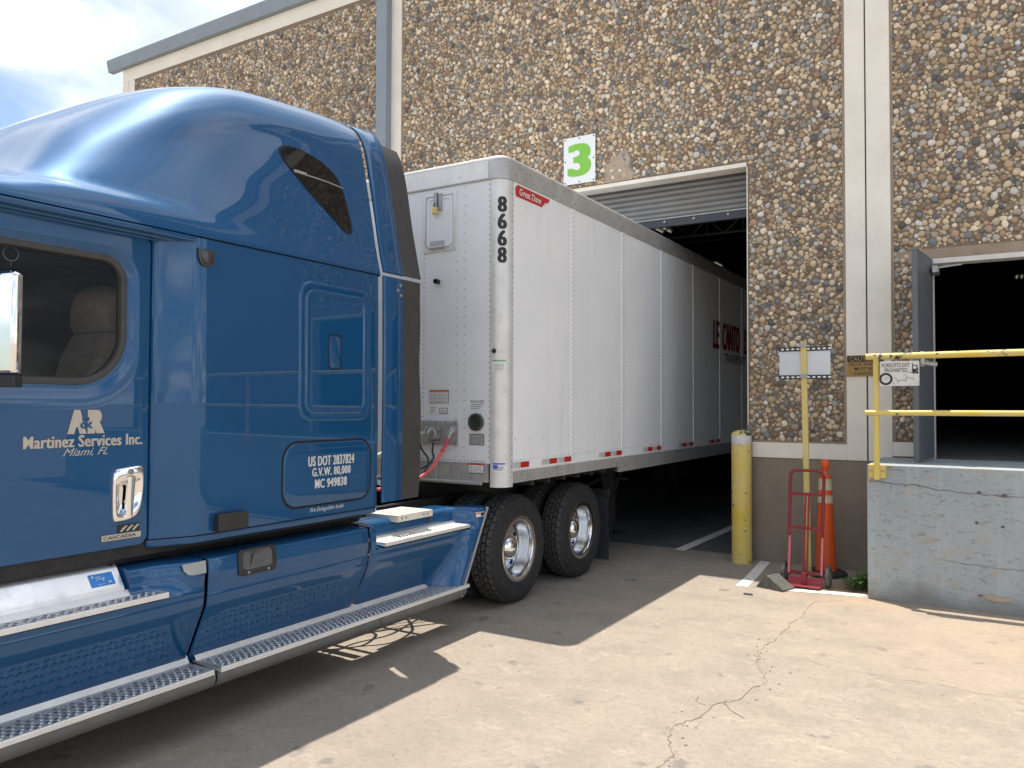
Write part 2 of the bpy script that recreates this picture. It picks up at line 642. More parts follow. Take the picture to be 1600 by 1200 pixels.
    def build_one(s, name, mats, parent=None, smooth=40, bevel=0.0, seg=2, origin=None, recalc=True):
        if not isinstance(mats, (list, tuple)):
            mats = [mats]
        V = np.array(s.v, dtype=float)
        if origin is None:
            origin = ((V[:, 0].min() + V[:, 0].max()) / 2, (V[:, 1].min() + V[:, 1].max()) / 2, V[:, 2].min())
        o3 = np.array(origin, dtype=float)
        me = bpy.data.meshes.new(name)
        me.from_pydata([tuple(p) for p in (V - o3)], [], s.f)
        for k in mats:
            me.materials.append(k)
        me.polygons.foreach_set('material_index', s.m)
        if recalc:
            import bmesh
            bm = bmesh.new()
            bm.from_mesh(me)
            bmesh.ops.recalc_face_normals(bm, faces=bm.faces)
            bm.to_mesh(me)
            bm.free()
        if smooth:
            me.polygons.foreach_set('use_smooth', [True] * len(me.polygons))
            me.set_sharp_from_angle(angle=math.radians(smooth))
        me.update()
        ob = bpy.data.objects.new(name, me)
        COL.objects.link(ob)
        if bevel:
            md = ob.modifiers.new('bevel', 'BEVEL')
            md.width = bevel
            md.segments = seg
            md.limit_method = 'ANGLE'
            md.angle_limit = math.radians(40)
            md.harden_normals = False
        WO[ob] = Vector(origin)
        if parent:
            ob.parent = parent
            ob.location = WO[ob] - WO[parent]
        else:
            ob.location = WO[ob]
        return ob


def thing(name, label, cat, loc, group=None):
    o = bpy.data.objects.new(name, None)
    o.empty_display_size = .2
    COL.objects.link(o)
    o.location = loc
    WO[o] = Vector(loc)
    return tag(o, label, cat, group)


def tag(o, label, cat, group=None):
    o['label'] = label
    o['category'] = cat
    if group:
        o['group'] = group
    return o


def struct(o):
    o['kind'] = 'structure'
    return o


def copy_tree(o, parent, delta):
    c = o.copy()
    COL.objects.link(c)
    WO[c] = WO[o] + Vector(delta)
    c.parent = parent
    c.location = WO[c] - WO[parent]
    for ch in list(o.children):
        copy_tree(ch, c, delta)
    return c


def rrect(a0, a1, b0, b1, r, n=7):
    """rounded rectangle outline, r one radius or four (a1b1, a0b1, a0b0, a1b0)"""
    rs = r if isinstance(r, (list, tuple)) else [r] * 4
    cs = [(a1 - rs[0], b1 - rs[0], 0, rs[0]), (a0 + rs[1], b1 - rs[1], 90, rs[1]), (a0 + rs[2], b0 + rs[2], 180, rs[2]), (a1 - rs[3], b0 + rs[3], 270, rs[3])]
    out = []
    for (ca, cb, d, rr) in cs:
        for k in range(n + 1):
            t = math.radians(d + 90 * k / n)
            out.append((ca + rr * math.cos(t), cb + rr * math.sin(t)))
    return out


def text2d(s, a0, a1, b0, b1, bold=0.0, shear=0.0, spacing=1.0):
    """outline of a word as flat faces, fitted to a box"""
    cu = bpy.data.curves.new('lettering', 'FONT')
    cu.body = s
    cu.offset = bold
    cu.shear = shear
    cu.space_character = spacing
    cu.resolution_u = 4
    ob = bpy.data.objects.new('lettering', cu)
    COL.objects.link(ob)
    dg = bpy.context.evaluated_depsgraph_get()
    me = bpy.data.meshes.new_from_object(ob.evaluated_get(dg))
    V = np.array([v.co[:2] for v in me.vertices])
    F = [tuple(q.vertices) for q in me.polygons]
    bpy.data.objects.remove(ob)
    bpy.data.curves.remove(cu)
    bpy.data.meshes.remove(me)
    mn, mx = V.min(0), V.max(0)
    V = (V - mn) / (mx - mn)
    return [(a0 + v[0] * (a1 - a0), b0 + v[1] * (b1 - b0)) for v in V], F


def put_text(mb, s, box, mp, m=0, **k):
    V, F = text2d(s, *box, **k)
    b = len(mb.v)
    for (a, c) in V:
        mb.add(mp(a, c))
    for q in F:
        mb.face([b + i for i in q], m)


def put_heavy(mb, s, box, mp3, m=0, dx=.1, n=3, **k):
    """block lettering with thick uprights: the outline struck n times side by side, each a hair above the last"""
    a0, a1, b0, b1 = box
    w = (a1 - a0) / max(1, len(s)) * dx
    for i in range(n):
        t = i / (n - 1)
        put_text(mb, s, (a0 + w * t, a1 - w * (1 - t), b0, b1), lambda a, b, i=i: mp3(a, b, .0004 * i), m, **k)


def quad(mb, a0, a1, b0, b1, mp, m=0, d=0.0):
    b = len(mb.v)
    for (a, c) in ((a0, b0), (a1, b0), (a1, b1), (a0, b1)):
        mb.add(mp(a, c))
    mb.face((b, b + 1, b + 2, b + 3), m)


def plate(mb, a0, a1, b0, b1, mp, th, m=0, r=.004, n=3):
    """thin plate standing on a surface; mp(a, b, out) gives the point"""
    o = rrect(a0, a1, b0, b1, r, n)
    mb.rings([[mp(a, b, 0) for a, b in o], [mp(a, b, th) for a, b in o]], m, cap1=True)


def lerp_tab(tab, x):
    return float(np.interp(x, [t[0] for t in tab], [t[1] for t in tab]))


def sstep(a, b, x):
    t = min(1.0, max(0.0, (x - a) / (b - a)))
    return t * t * (3 - 2 * t)


# ================================================================== GROUND
WALL = 9.65
g = MB()
S = 700
for a, b, c_, d in ((-S, S, -S, WALL + .1),):
    g.grid([[(a, b + 0, 0) if False else (a, c, 0) for a in (-S, -60, -20, -6, 0, 6, 20, 60, S)] for c in (-S, -60, -20, -6, 0, 4, 8, 40, S)])
struct(g.build('ground', M['concrete'], origin=(0, 0, 0)))


def strip(pts, w, m, name, z=.004):
    mb = MB()
    L, Rr = [], []
    for i, p_ in enumerate(pts):
        a = Vector(pts[max(i - 1, 0)])
        b = Vector(pts[min(i + 1, len(pts) - 1)])
        t = (b - a).normalized()
        nrm = Vector((-t.y, t.x))
        ww = w(i) if callable(w) else w
        L.append((p_[0] + nrm.x * ww / 2, p_[1] + nrm.y * ww / 2, z))
        Rr.append((p_[0] - nrm.x * ww / 2, p_[1] - nrm.y * ww / 2, z))
    mb.grid([L, Rr])
    return mb


def rough_line(pts, jit, step=.07):
    out = []
    for i in range(len(pts) - 1):
        a, b = Vector(pts[i]), Vector(pts[i + 1])
        n = max(2, int((b - a).length / step))
        for k in range(n):
            q = a.lerp(b, k / n)
            out.append((q.x + random.uniform(-jit, jit), q.y + random.uniform(-jit, jit)))
    out.append(pts[-1])
    return out


struct(strip([(-2.22, 8.15), (-2.26, 8.8), (-2.33, 9.60)], .12, None, 'm').build('road_marking', M['linepaint']))
struct(strip([(-1.97, 8.22), (-1.5, 8.32), (-1.08, 8.40)], .13, None, 'm').build('road_marking', M['linepaint']))
struct(strip([(-3.44, 9.72), (-3.40, 11.9), (-3.36, 15)], .14, None, 'm', .008).build('road_marking', M['linepaint']))
ck = MB()
for pts, w0 in (([(-1.22, 8.12), (-1.45, 7.91), (-1.43, 7.39), (-1.47, 7.0), (-1.5, 6.65), (-1.55, 6.25), (-1.47, 5.9), (-1.45, 5.72), (-1.3, 5.5), (-1.35, 5.29), (-1.4, 5.0), (-1.5, 4.81), (-1.54, 4.63), (-1.57, 4.37), (-1.48, 4.04), (-1.54, 3.6)], .0048),
                ([(-1.32, 6.08), (-1.0, 5.99), (-.75, 6.0), (-.39, 6.0), (-.1, 5.96), (.25, 6.02)], .003),
                ([(-1.45, 4.98), (-1.38, 4.82), (-1.28, 4.74)], .010), ([(-1.55, 4.8), (-1.63, 4.95)], .006)):
    rl_ = rough_line(rough_line(pts, .035, .16), .010, .03)
    sb = strip(rl_, lambda i: w0 * random.uniform(.35, 1.6), None, '', .003)
    b0 = len(ck.v)
    ck.v += sb.v
    ck.f += [tuple(i + b0 for i in q) for q in sb.f]
    ck.m += sb.m
for k in range(60):       # crumbled edge chips along the crack
    i = random.randrange(4, 15)
    base = [(-1.5, 6.65), (-1.55, 6.25), (-1.47, 5.9), (-1.45, 5.72), (-1.32, 5.5), (-1.35, 5.29), (-1.4, 5.0), (-1.5, 4.81), (-1.54, 4.63), (-1.57, 4.37), (-1.48, 4.04)][random.randrange(11)]
    cx, cy = base[0] + random.gauss(0, .06), base[1] + random.gauss(0, .12)
    rr = random.uniform(.003, .010)
    b = len(ck.v)
    n = 6
    for q in range(n):
        ck.add((cx + rr * random.uniform(.6, 1.4) * math.cos(q * PI / 3), cy + rr * random.uniform(.6, 1.4) * math.sin(q * PI / 3), .0035))
    ck.face(range(b, b + n))
struct(ck.build('pavement_crack', M['crack']))

# ================================================================== WAREHOUSE
house = thing('warehouse', 'pebble-faced warehouse with cream trim, roll-up bay door and grey gutter', 'warehouse', (-6, WALL, 0))
LX, RX = -15.43, 7.0
TOP = 9.03
BAY0, BAY1, BAYZ = -6.95, -2.545, 4.83
MD0, MD1, MDZ = -.57, 2.2, 3.45       # dock door opening
DOCKZ = 1.285


def FY(y):
    return lambda a, b, o=0.0: (a, y - o, b)


PAL = [((.54, .415, .27), 23), ((.68, .56, .41), 22), ((.40, .315, .225), 16), ((.32, .30, .27), 14), ((.21, .208, .20), 8), ((.46, .33, .195), 14),
       ((.24, .16, .105), 12), ((.10, .10, .10), 4), ((.58, .55, .50), 8), ((.36, .23, .15), 8), ((.165, .178, .19), 4)]
PC = np.array([c for c, w in PAL])
PW = np.array([w for c, w in PAL], dtype=float)
PW /= PW.sum()


def stone_panel(x0, x1, z0, z1, hole=None, lo=None, name='stone_panel'):
    """pebble-dash panel: mortar sheet plus thousands of separate domed pebbles in one mesh"""
    y = WALL
    mb = MB()
    xs = [x0, x1] if not hole else sorted(set([x0, x1] + [h for h in hole[:2] if x0 < h < x1]))
    zs = [z0, z1] if not hole else sorted(set([z0, z1] + [h for h in hole[2:] if z0 < h < z1]))
    for i in range(len(xs) - 1):
        for j in range(len(zs) - 1):
            cx, cz = (xs[i] + xs[i + 1]) / 2, (zs[j] + zs[j + 1]) / 2
            if hole and hole[0] < cx < hole[1] and hole[2] < cz < hole[3]:
                continue
            quad(mb, xs[i], xs[i + 1], zs[j], zs[j + 1], FY(y))
    # dart throwing, large stones first
    cell = .09
    gridd = {}
    C = []
    area = (x1 - x0) * (z1 - (lo if lo else z0))
    zl = lo if lo else z0
    for (ra, rb, dens) in ((.034, .044, 130), (.026, .034, 520), (.019, .026, 1300), (.012, .018, 1700)):
        for k in range(int(area * dens)):
            x, z, rr = random.uniform(x0, x1), random.uniform(zl, z1), random.uniform(ra, rb)
            if x - rr < x0 + .012 or x + rr > x1 - .012 or z - rr < z0 + .012 or z + rr > z1 - .012:
                continue
            if hole and hole[0] - rr - .015 < x < hole[1] + rr + .015 and hole[2] - rr < z < hole[3] + rr + .01:
                continue
            ci, cj = int(x // cell), int(z // cell)
            ok = True
            for a in (ci - 1, ci, ci + 1):
                for b in (cj - 1, cj, cj + 1):
                    for (X, Z, R_) in gridd.get((a, b), ()):
                        if (X - x) ** 2 + (Z - z) ** 2 < ((R_ + rr) * .80) ** 2:
                            ok = False
                            break
                    if not ok:
                        break
                if not ok:
                    break
            if ok:
                gridd.setdefault((ci, cj), []).append((x, z, rr))
                C.append((x, z, rr))
    C = np.array(C)
    n = len(C)
    K = 8
    ang = np.arange(K) * 2 * PI / K
    lev = [(1.04, -.25), (.97, .50), (.70, .90), (0.0, .98)]
    jit = rng.uniform(.78, 1.20, (n, K))
    asp = rng.uniform(.72, 1.0, n)
    rot = rng.uniform(0, PI, n)
    hgt = rng.uniform(.38, .66, n) * C[:, 2]
    tiltx, tilty = rng.normal(0, .22, n), rng.normal(0, .22, n)
    P = np.zeros((n, 3 * K + 1, 3))
    for li, (rr, hh) in enumerate(lev):
        if rr == 0:
            lx = np.zeros((n, 1))
            lz = np.zeros((n, 1))
            sl = slice(3 * K, 3 * K + 1)
        else:
            jj = 1 + (jit - 1) * (1.0 if li < 2 else .6)
            lx = np.cos(ang)[None] * rr * jj
            lz = np.sin(ang)[None] * rr * asp[:, None] * jj
            sl = slice(li * K, (li + 1) * K)
        gx = lx * np.cos(rot)[:, None] - lz * np.sin(rot)[:, None]
        gz = lx * np.sin(rot)[:, None] + lz * np.cos(rot)[:, None]
        P[:, sl, 0] = C[:, 0:1] + gx * C[:, 2:3]
        P[:, sl, 2] = C[:, 1:2] + gz * C[:, 2:3]
        P[:, sl, 1] = y - hgt[:, None] * (hh + (gx * tiltx[:, None] + gz * tilty[:, None]) * (1 if hh > 0 else 0))
    faces = []
    for li in range(2):
        for k in range(K):
            a, b = li * K + k, li * K + (k + 1) % K
            faces.append((a, b, b + K, a + K))
    tris = [(2 * K + k, 2 * K + (k + 1) % K, 3 * K) for k in range(K)]
    nv0 = len(mb.v)
    stride = 3 * K + 1
    off = (np.arange(n) * stride + nv0)
    Q = (np.array(faces)[None] + off[:, None, None]).reshape(-1, 4)
    T = (np.array(tris)[None] + off[:, None, None]).reshape(-1, 3)
    me = bpy.data.meshes.new(name)
    V = np.concatenate([np.array(mb.v), P.reshape(-1, 3)])
    o3 = np.array(((x0 + x1) / 2, y, z0))
    V = V - o3
    base = np.array(mb.f).reshape(-1)
    loops = np.concatenate([base, Q.reshape(-1), T.reshape(-1)]).astype(np.int32)
    nb = len(mb.f)
    tot = np.concatenate([np.full(nb, 4), np.full(len(Q), 4), np.full(len(T), 3)]).astype(np.int32)
    start = np.concatenate([[0], np.cumsum(tot)[:-1]]).astype(np.int32)
    me.vertices.add(len(V))
    me.vertices.foreach_set('co', V.astype(np.float32).ravel())
    me.loops.add(len(loops))
    me.loops.foreach_set('vertex_index', loops)
    me.polygons.add(len(tot))
    me.polygons.foreach_set('loop_start', start)
    me.polygons.foreach_set('loop_total', tot)
    mi = np.concatenate([np.zeros(nb), np.ones(len(Q) + len(T))]).astype(np.int32)
    me.polygons.foreach_set('material_index', mi)
    me.polygons.foreach_set('use_smooth', mi.astype(bool))
    me.materials.append(M['mortar'])
    me.materials.append(M['stone'])
    me.update(calc_edges=True)
    col = PC[rng.choice(len(PC), n, p=PW)] * rng.uniform(.75, 1.30, (n, 1))
    colv = np.concatenate([np.full((nv0, 3), .2), np.repeat(col, stride, 0)])
    at_ = me.color_attributes.new('stone', 'FLOAT_COLOR', 'POINT')
    at_.data.foreach_set('color', np.concatenate([np.clip(colv, 0, 1), np.ones((len(colv), 1))], 1).astype(np.float32).ravel())
    me.validate()
    ob = bpy.data.objects.new(name, me)
    COL.objects.link(ob)
    WO[ob] = Vector(o3)
    ob.parent = house
    ob.location = WO[ob] - WO[house]
    return ob


stone_panel(-15.03, -8.47, 1.42, 8.50)
stone_panel(-7.97, -1.425, 1.415, 8.50, hole=(BAY0, BAY1, 0, BAYZ), lo=3.2 if False else 1.415)
stone_panel(-.955, 2.55, 1.455, 8.50, hole=(MD0, MD1, 0, MDZ + .11))

# solid wall behind the facing (0.2 m), with the two openings
wl = MB()
WB = WALL + .004
for (a, b, c, d) in ((LX, BAY0, 0, TOP), (BAY0, BAY1, BAYZ, TOP), (BAY1, MD0, 0, TOP), (MD0, MD1, MDZ, TOP), (MD1, RX, 0, TOP), (MD0, MD1, 0, 1.2)):
    wl.box(a, b, WB, WB + .2, c, d)
wl.build('wall', M['base'], house, smooth=0)
# cream trim: columns, bands
tr = MB()
TF = WALL - .022       # face of the trim


def trim(x0, x1, z0, z1, y=TF):
    tr.box(x0, x1, y, WALL + .002, z0, z1)


trim(-15.43, -15.245, 0, 8.53)
trim(-15.235, -15.03, 0, 8.53)
trim(-8.47, -7.97, 0, 8.53)
trim(-1.425, -1.215, 1.235, 8.53)
trim(-1.20, -.955, 1.235, 8.53)
trim(LX, RX, 8.533, 8.80)
trim(BAY1 + .012, -1.425, 1.235, 1.415)
trim(-.955, MD0 - .01, 1.30, 1.455)
tr.build('trim', M['trim'], house, smooth=0, bevel=.006)
jt = MB()
jt.box(-1.215, -1.20, WALL - .004, WALL + .002, 1.235, 8.53)
jt.build('expansion_joint', M['black'], house, smooth=0)
bs = MB()
bs.box(BAY1 + .012, -1.0, WALL - .006, WALL + .002, 0, 1.232)
bs.box(-15.43, BAY0 - .012, WALL - .006, WALL + .002, 0, 1.40)
bs.build('wall_base', M['base'], house, smooth=0)
# plain borders round the stone panels
bd = MB()
BF = WALL - .010


def border(x0, x1, z0, z1):
    bd.box(x0, x1, BF, WALL + .001, z0, z1)


border(-1.455, -1.426, 1.416, 8.53)
border(BAY1 + .012, -1.455, 1.416, 1.440)
border(-.954, -.925, 1.456, 8.53)
border(-7.969, -7.94, 1.416, 8.53)
border(-8.50, -8.471, 1.416, 8.53)
border(MD0 - .35, MD1 + .3, MDZ + .004, MDZ + .115)
bd.build('panel_border', M['border'], house, smooth=0)
# lintel over the bay, broken concrete patch beside the number sign
lt = MB()
lt.box(BAY0, BAY1, WALL - .016, WALL + .21, BAYZ - .055, BAYZ - .002)
lt.build('bay_lintel', M['trim'], house, smooth=0, bevel=.005)
pt_ = MB()
o_ = [(-4.46, 4.84), (-4.42, 4.99), (-4.47, 5.07), (-4.37, 5.11), (-4.35, 5.20), (-4.25, 5.19), (-4.20, 5.25), (-4.11, 5.21), (-4.06, 5.12), (-4.08, 5.02), (-4.02, 4.93), (-4.05, 4.84)]
pt_.rings([[(a, WALL + .0, b) for a, b in o_], [(a, WALL - .012, b) for a, b in o_], [(-4.22 + (a + 4.22) * .8, WALL - .018, 5.02 + (b - 5.02) * .8) for a, b in o_]], cap1=True)
pt_.build('mortar_patch', pbr('patch_mortar', (.38, .305, .235), .9, 0, .15, 9, .4, 50, dirt=(.22, .14, .08)), house, smooth=0)
# jamb guards (steel angle)
jg = MB()
jg.box(BAY1 - .004, BAY1 + .011, WALL - .03, WALL + .2, 0, 1.62)
jg.box(BAY1 + .011, BAY1 + .06, WALL - .032, WALL - .024, 0, 1.62)
jg.build('jamb_guard', M['angle'], house, smooth=0)
jb = MB()
jb.box(BAY1, BAY1 + .011, WALL - .012, WALL + .003, 1.62, BAYZ - .06)
jb.build('bay_jamb', M['trim'], house, smooth=0)
# gutter and downspout
gt = MB()
prof = [(0, 8.802), (-.115, 8.802), (-.118, 8.84), (-.150, 8.985), (-.152, TOP + .01), (.3, TOP + .03), (.3, 8.98), (0, 8.98)]
gt.rings([[(x, WALL + py, z) for py, z in prof] for x in (LX - .38, RX)], cap0=True, cap1=True)
gt.build('gutter', M['gutter'], house, smooth=12)
ds = MB()
ds.box(-8.385, -8.165, WALL - .155, WALL - .03, .1, 8.80)
ds.build('downspout', M['gutter'], house, smooth=0, bevel=.012)
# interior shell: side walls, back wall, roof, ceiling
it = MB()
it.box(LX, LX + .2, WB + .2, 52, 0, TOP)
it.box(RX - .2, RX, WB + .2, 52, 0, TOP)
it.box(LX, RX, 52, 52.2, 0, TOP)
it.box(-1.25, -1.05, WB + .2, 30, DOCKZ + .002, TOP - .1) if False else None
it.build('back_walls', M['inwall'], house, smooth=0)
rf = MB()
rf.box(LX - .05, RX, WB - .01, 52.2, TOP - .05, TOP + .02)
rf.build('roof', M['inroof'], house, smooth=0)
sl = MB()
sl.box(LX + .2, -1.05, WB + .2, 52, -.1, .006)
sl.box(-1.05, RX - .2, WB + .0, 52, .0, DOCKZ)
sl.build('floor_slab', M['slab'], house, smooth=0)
# roof joists and fittings seen through the bay
for (jx0, jx1, jy, zt_, zb) in ((-15.2, 6.6, 13.0, 5.02, 4.72), (-15.2, 6.6, 19.5, 6.5, 6.0), (-15.2, 6.6, 26.0, 7.4, 6.8)):
    j = MB()
    j.box(jx0, jx1, jy - .03, jy + .03, zt_ - .03, zt_)
    j.box(jx0, jx1, jy - .03, jy + .03, zb, zb + .03)
    x = jx0
    st = (zt_ - zb) * 1.0
    k = 0
    while x < jx1 - st:
        za, zb_ = (zb + .02, zt_ - .02) if k % 2 == 0 else (zt_ - .02, zb + .02)
        j.tube([(x, jy, za), (x + st, jy, zb_)], .014, 5)
        if k % 2 == 0:
            j.tube([(x + st, jy, zb), (x + st, jy, zt_)], .009, 5)
        x += st
        k += 1
    j.build('roof_joist', M['joist'], house, smooth=0)
for (lx, ly, lz) in ((-5.15, 13.6, 5.05), (-6.95, 22.9, 6.0), (.75, 30, 6.0), (-10, 22, 6)):
    m_ = MB()
    m_.box(lx - .13, lx + .13, ly - .36, ly + .36, lz + .04, lz + .07)
    fx = m_.build('ceiling_light', M['doorframe'], house, smooth=0)
    t_ = MB()
    for dx in (-.07, .07):
        t_.tube([(lx + dx, ly - .34, lz + .02), (lx + dx, ly + .34, lz + .02)], .014, 8)
    t_.build('tube', M['lamp'], fx)
# roll-up door, half open
rd = MB()
yd = WALL + .36
rows = []
zc = 4.36
nsl = 9
for k in range(nsl):
    z0 = zc + k * .075
    for (dz, dy) in ((0, .012), (.008, 0), (.030, -.012), (.055, -.010), (.068, .004), (.0745, .014)):
        rows.append((z0 + dz, dy))
rd.grid([[(x, yd + dy, z) for x in (BAY0 - .1, BAY1 + .1)] for z, dy in rows])
rud = rd.build('roll_up_door', M['rollup'], house, smooth=50)
rb = MB()
rb.box(BAY0 - .1, BAY1 + .1, yd - .03, yd + .03, 4.235, 4.355)
rb.build('bottom_bar', M['rollbar'], rud, smooth=0, bevel=.006)
rb = MB()
rb.box(BAY0 - .1, BAY1 + .1, yd - .042, yd - .03, 4.335, 4.352)
rb.build('bar_edge', M['steel'], rud, smooth=0)
rb = MB()
for x in (-5.6, -4.5, -3.72, -3.32, -2.87):
    rb.lathe([(.018, 0), (.016, .012), (0, .016)], (x, yd - .03, 4.30), (0, -1, 0), 10)
rb.build('bolt', M['steel'], rud)
hb = MB()
hb.tube([(BAY0 - .2, yd + .28, 5.25), (BAY1 + .2, yd + .28, 5.25)], .24, 20)
hb.build('door_drum', M['rollup'], rud)
hd = MB()
hd.box(BAY0, BAY1, WB + .2, WB + .21, 4.5, 5.6) if False else hd.box(BAY0 - .25, BAY1 + .25, yd + .55, yd + .57, 4.6, 5.6)
hd.build('door_hood', M['inroof'], rud, smooth=0)
# dock door: frame, open leaf, closer
df = MB()
df.box(MD0 - .03, MD1 + .03, WALL - .03, WALL + .16, MDZ - .055, MDZ)
df.box(MD0 - .03, MD0 + .03, WALL - .03, WALL + .16, DOCKZ, MDZ - .056)
df.box(MD1 - .03, MD1 + .03, WALL - .03, WALL + .16, DOCKZ, MDZ - .056)
dfo = df.build('dock_door', M['doorframe'], house, smooth=0, bevel=.004)
lf = MB()
hx, hy = -.570, WALL - .03
ex, ey = -.660, 8.80
dv = Vector((ex - hx, ey - hy, 0))
L_ = dv.length
dv.normalize()
nv = Vector((-dv.y, dv.x, 0))
lf.obox(Vector((hx, hy, 0)) + dv * L_ / 2 + Vector((0, 0, (DOCKZ + .02 + 3.44) / 2)), dv * L_ / 2, nv * .026, (0, 0, (3.44 - DOCKZ - .02) / 2))
lfo = lf.build('door_leaf', M['doorleaf'], dfo, smooth=0, bevel=.004)
cl = MB()
cl.obox(Vector((hx + .06, hy - .12, 3.30)), (.03, 0, 0), (0, .13, 0), (0, 0, .035))
cl.tube([(hx + .06, hy - .05, 3.34), (hx + .3, hy + .02, 3.37)], .012, 6)
cl.build('door_closer', M['steel'], lfo, smooth=0, bevel=.005)
hn = MB()
hn.obox(Vector((ex + .055, ey + .10, 2.30)), (.02, 0, 0), (0, .03, 0), (0, 0, .05))
hn.tube([(ex + .06, ey + .10, 2.30), (ex + .10, ey + .10, 2.30), (ex + .10, ey + .30, 2.28)], .014, 8)
hn.build('door_handle', M['steel'], lfo, bevel=.004)

# ================================================================== LOADING DOCK
dk = MB()
dx0, dx1, dy0 = -1.05, 7.0, 8.30
nx, nz = 60, 14
rows = []
for j in range(nz + 1):
    z = DOCKZ * j / nz
    rows.append([(dx0 + (dx1 - dx0) * i / nx, dy0 + random.uniform(-.003, .003), z) for i in range(nx + 1)])
dk.grid(rows)
dk.grid([rows[-1], [(q[0], WALL, DOCKZ) for q in rows[-1]]])
dk.grid([[(dx0, WALL, z_) for z_ in (0, DOCKZ)], [(dx0, dy0, z_) for z_ in (0, DOCKZ)]])
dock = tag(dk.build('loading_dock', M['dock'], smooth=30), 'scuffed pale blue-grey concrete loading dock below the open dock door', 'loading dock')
cr = MB()
for pts, w0 in (([(-1.03, 1.13), (-.84, 1.115), (-.6, 1.11), (-.42, 1.075), (-.2, 1.06), (.1, 1.05), (.4, 1.06), (.8, 1.03)], .006),
                ([(-.84, 1.11), (-.845, 1.06)], .005), ([(-.28, .42), (0.0, .41), (.4, .40)], .003), ([(-.5, .44), (-.2, .42)], .002)):
    pp = rough_line(pts, .008, .04)
    sb = strip(pp, lambda i: w0 * random.uniform(.4, 1.5), None, '')
    b0 = len(cr.v)
    cr.v += [(q[0], dy0 - .0055, q[1]) for q in sb.v]
    cr.f += [tuple(i + b0 for i in q) for q in sb.f]
    cr.m += sb.m
for (cx, cz, rx_, rz_) in ((-.12, 1.075, .02, .012), (.07, 1.06, .028, .012), (-.14, .80, .014, .014), (.06, .78, .015, .015), (-.12, .15, .02, .006)):
    b = len(cr.v)
    for q in range(8):
        cr.add((cx + rx_ * random.uniform(.6, 1.3) * math.cos(q * PI / 4), dy0 - .006, cz + rz_ * random.uniform(.6, 1.3) * math.sin(q * PI / 4)))
    cr.face(range(b, b + 8))
cr.build('dock_crack', pbr('dock_crack_dirt', (.12, .105, .09), .9), dock)
sp = MB()
o_ = [(-.10, .155), (-.02, .165), (.05, .150), (.11, .165), (.115, .135), (.06, .112), (-.03, .11), (-.07, .13)]
sp.rings([[(a, dy0 - .003, b) for a, b in o_], [(a, dy0 - .008, b) for a, b in o_]], cap1=True)
sp.build('spalled_patch', pbr('bare_spall', (.42, .34, .24), .9, 0, .15, 20, .4, 70), dock, smooth=0)

# ================================================================== DOCK RAIL AND ITS SIGN
gr = thing('guard_rail', 'chipped yellow pipe guard rail bolted to the dock edge', 'guard rail', (-.97, 8.28, 1.15))
q = MB()
q.tube([(-1.045, 8.25, 2.325), (1.5, 8.25, 2.335), (5, 8.25, 2.335)], .031, 14)
q.build('top_rail', M['yellowworn'], gr)
q = MB()
q.tube([(-1.055, 8.245, 1.788), (1.5, 8.25, 1.796), (5, 8.25, 1.80)], .026, 14)
q.build('mid_rail', M['yellow'], gr)
for x in (-.958, 2.2, 4.6):
    q = MB()
    q.box(x - .024, x + .024, 8.235, 8.275, 1.15, 2.315)
    pst = q.build('post', M['yellow'], gr, smooth=0, bevel=.006)
    q = MB()
    q.box(x - .075, x + .075, 8.276, 8.294, 1.165, 1.29)
    q.build('base_plate', M['yellow'], pst, smooth=0, bevel=.004)
    q = MB()
    for dx in (-.052, .052):
        q.lathe([(.014, 0), (.014, .012), (0, .014)], (x + dx, 8.277, 1.235), (0, -1, 0), 6)
    q.build('bolt', M['steel'], pst, smooth=0)
q = MB()
q.obox((-.56, 8.27, 2.30), (.02, 0, 0), (0, .03, 0), (0, 0, .06))
q.tube([(-.56, 8.27, 2.26), (-.44, 8.28, 2.24)], .022, 8)
q.build('rail_clamp', M['steel'], gr, bevel=.005)

SGY = 8.19
sg = MB()
plate(sg, -.915, -.583, 2.042, 2.275, FY(SGY), .006, 0, .012)
sgo = tag(sg.build('dock_sign', [pbr('faded_sign_white', (.66, .64, .60), .6, 0, .06, 6, .05, 30, dirt=(.48, .34, .24), dirtamt=.6)], smooth=30), 'weathered white sign with forklift and tyre pictograms hanging on the yellow rail', 'sign')
s2 = MB()
mp = lambda a, b: (a, SGY - .0085, b)
put_text(s2, 'FORKLIFTS EXIT', (-.900, -.66, 2.218, 2.255), mp, 0, bold=.014)
put_text(s2, 'PROHIBITED', (-.875, -.68, 2.172, 2.208), mp, 0, bold=.014)
s2.build('lettering', pbr('faded_ink', (.14, .145, .16), .6), sgo, smooth=0)
s2 = MB()
oc = [(.058 * math.cos(t * PI / 14), .058 * math.sin(t * PI / 14)) for t in range(28)]
ic = [(x * .66, y * .66) for x, y in oc]
s2.rings([[(-.865 + x, SGY - .0085, 2.108 + y) for x, y in oc], [(-.865 + x, SGY - .0085, 2.108 + y) for x, y in ic]])
for a0, a1, b0, b1 in ((-.642, -.634, 2.165, 2.255), (-.634, -.605, 2.17, 2.20), (-.632, -.598, 2.228, 2.236), (-.606, -.598, 2.19, 2.236), (-.675, -.642, 2.166, 2.172), (-.60, -.592, 2.18, 2.21)):
    quad(s2, a0, a1, b0, b1, mp)
for cx in (-.627, -.600):
    b = len(s2.v)
    for t in range(12):
        s2.add((cx + .012 * math.cos(t * PI / 6), SGY - .0088, 2.165 + .012 * math.sin(t * PI / 6)))
    s2.face(range(b, b + 12))
s2.build('pictogram', M['ink'], sgo, smooth=0)
s2 = MB()
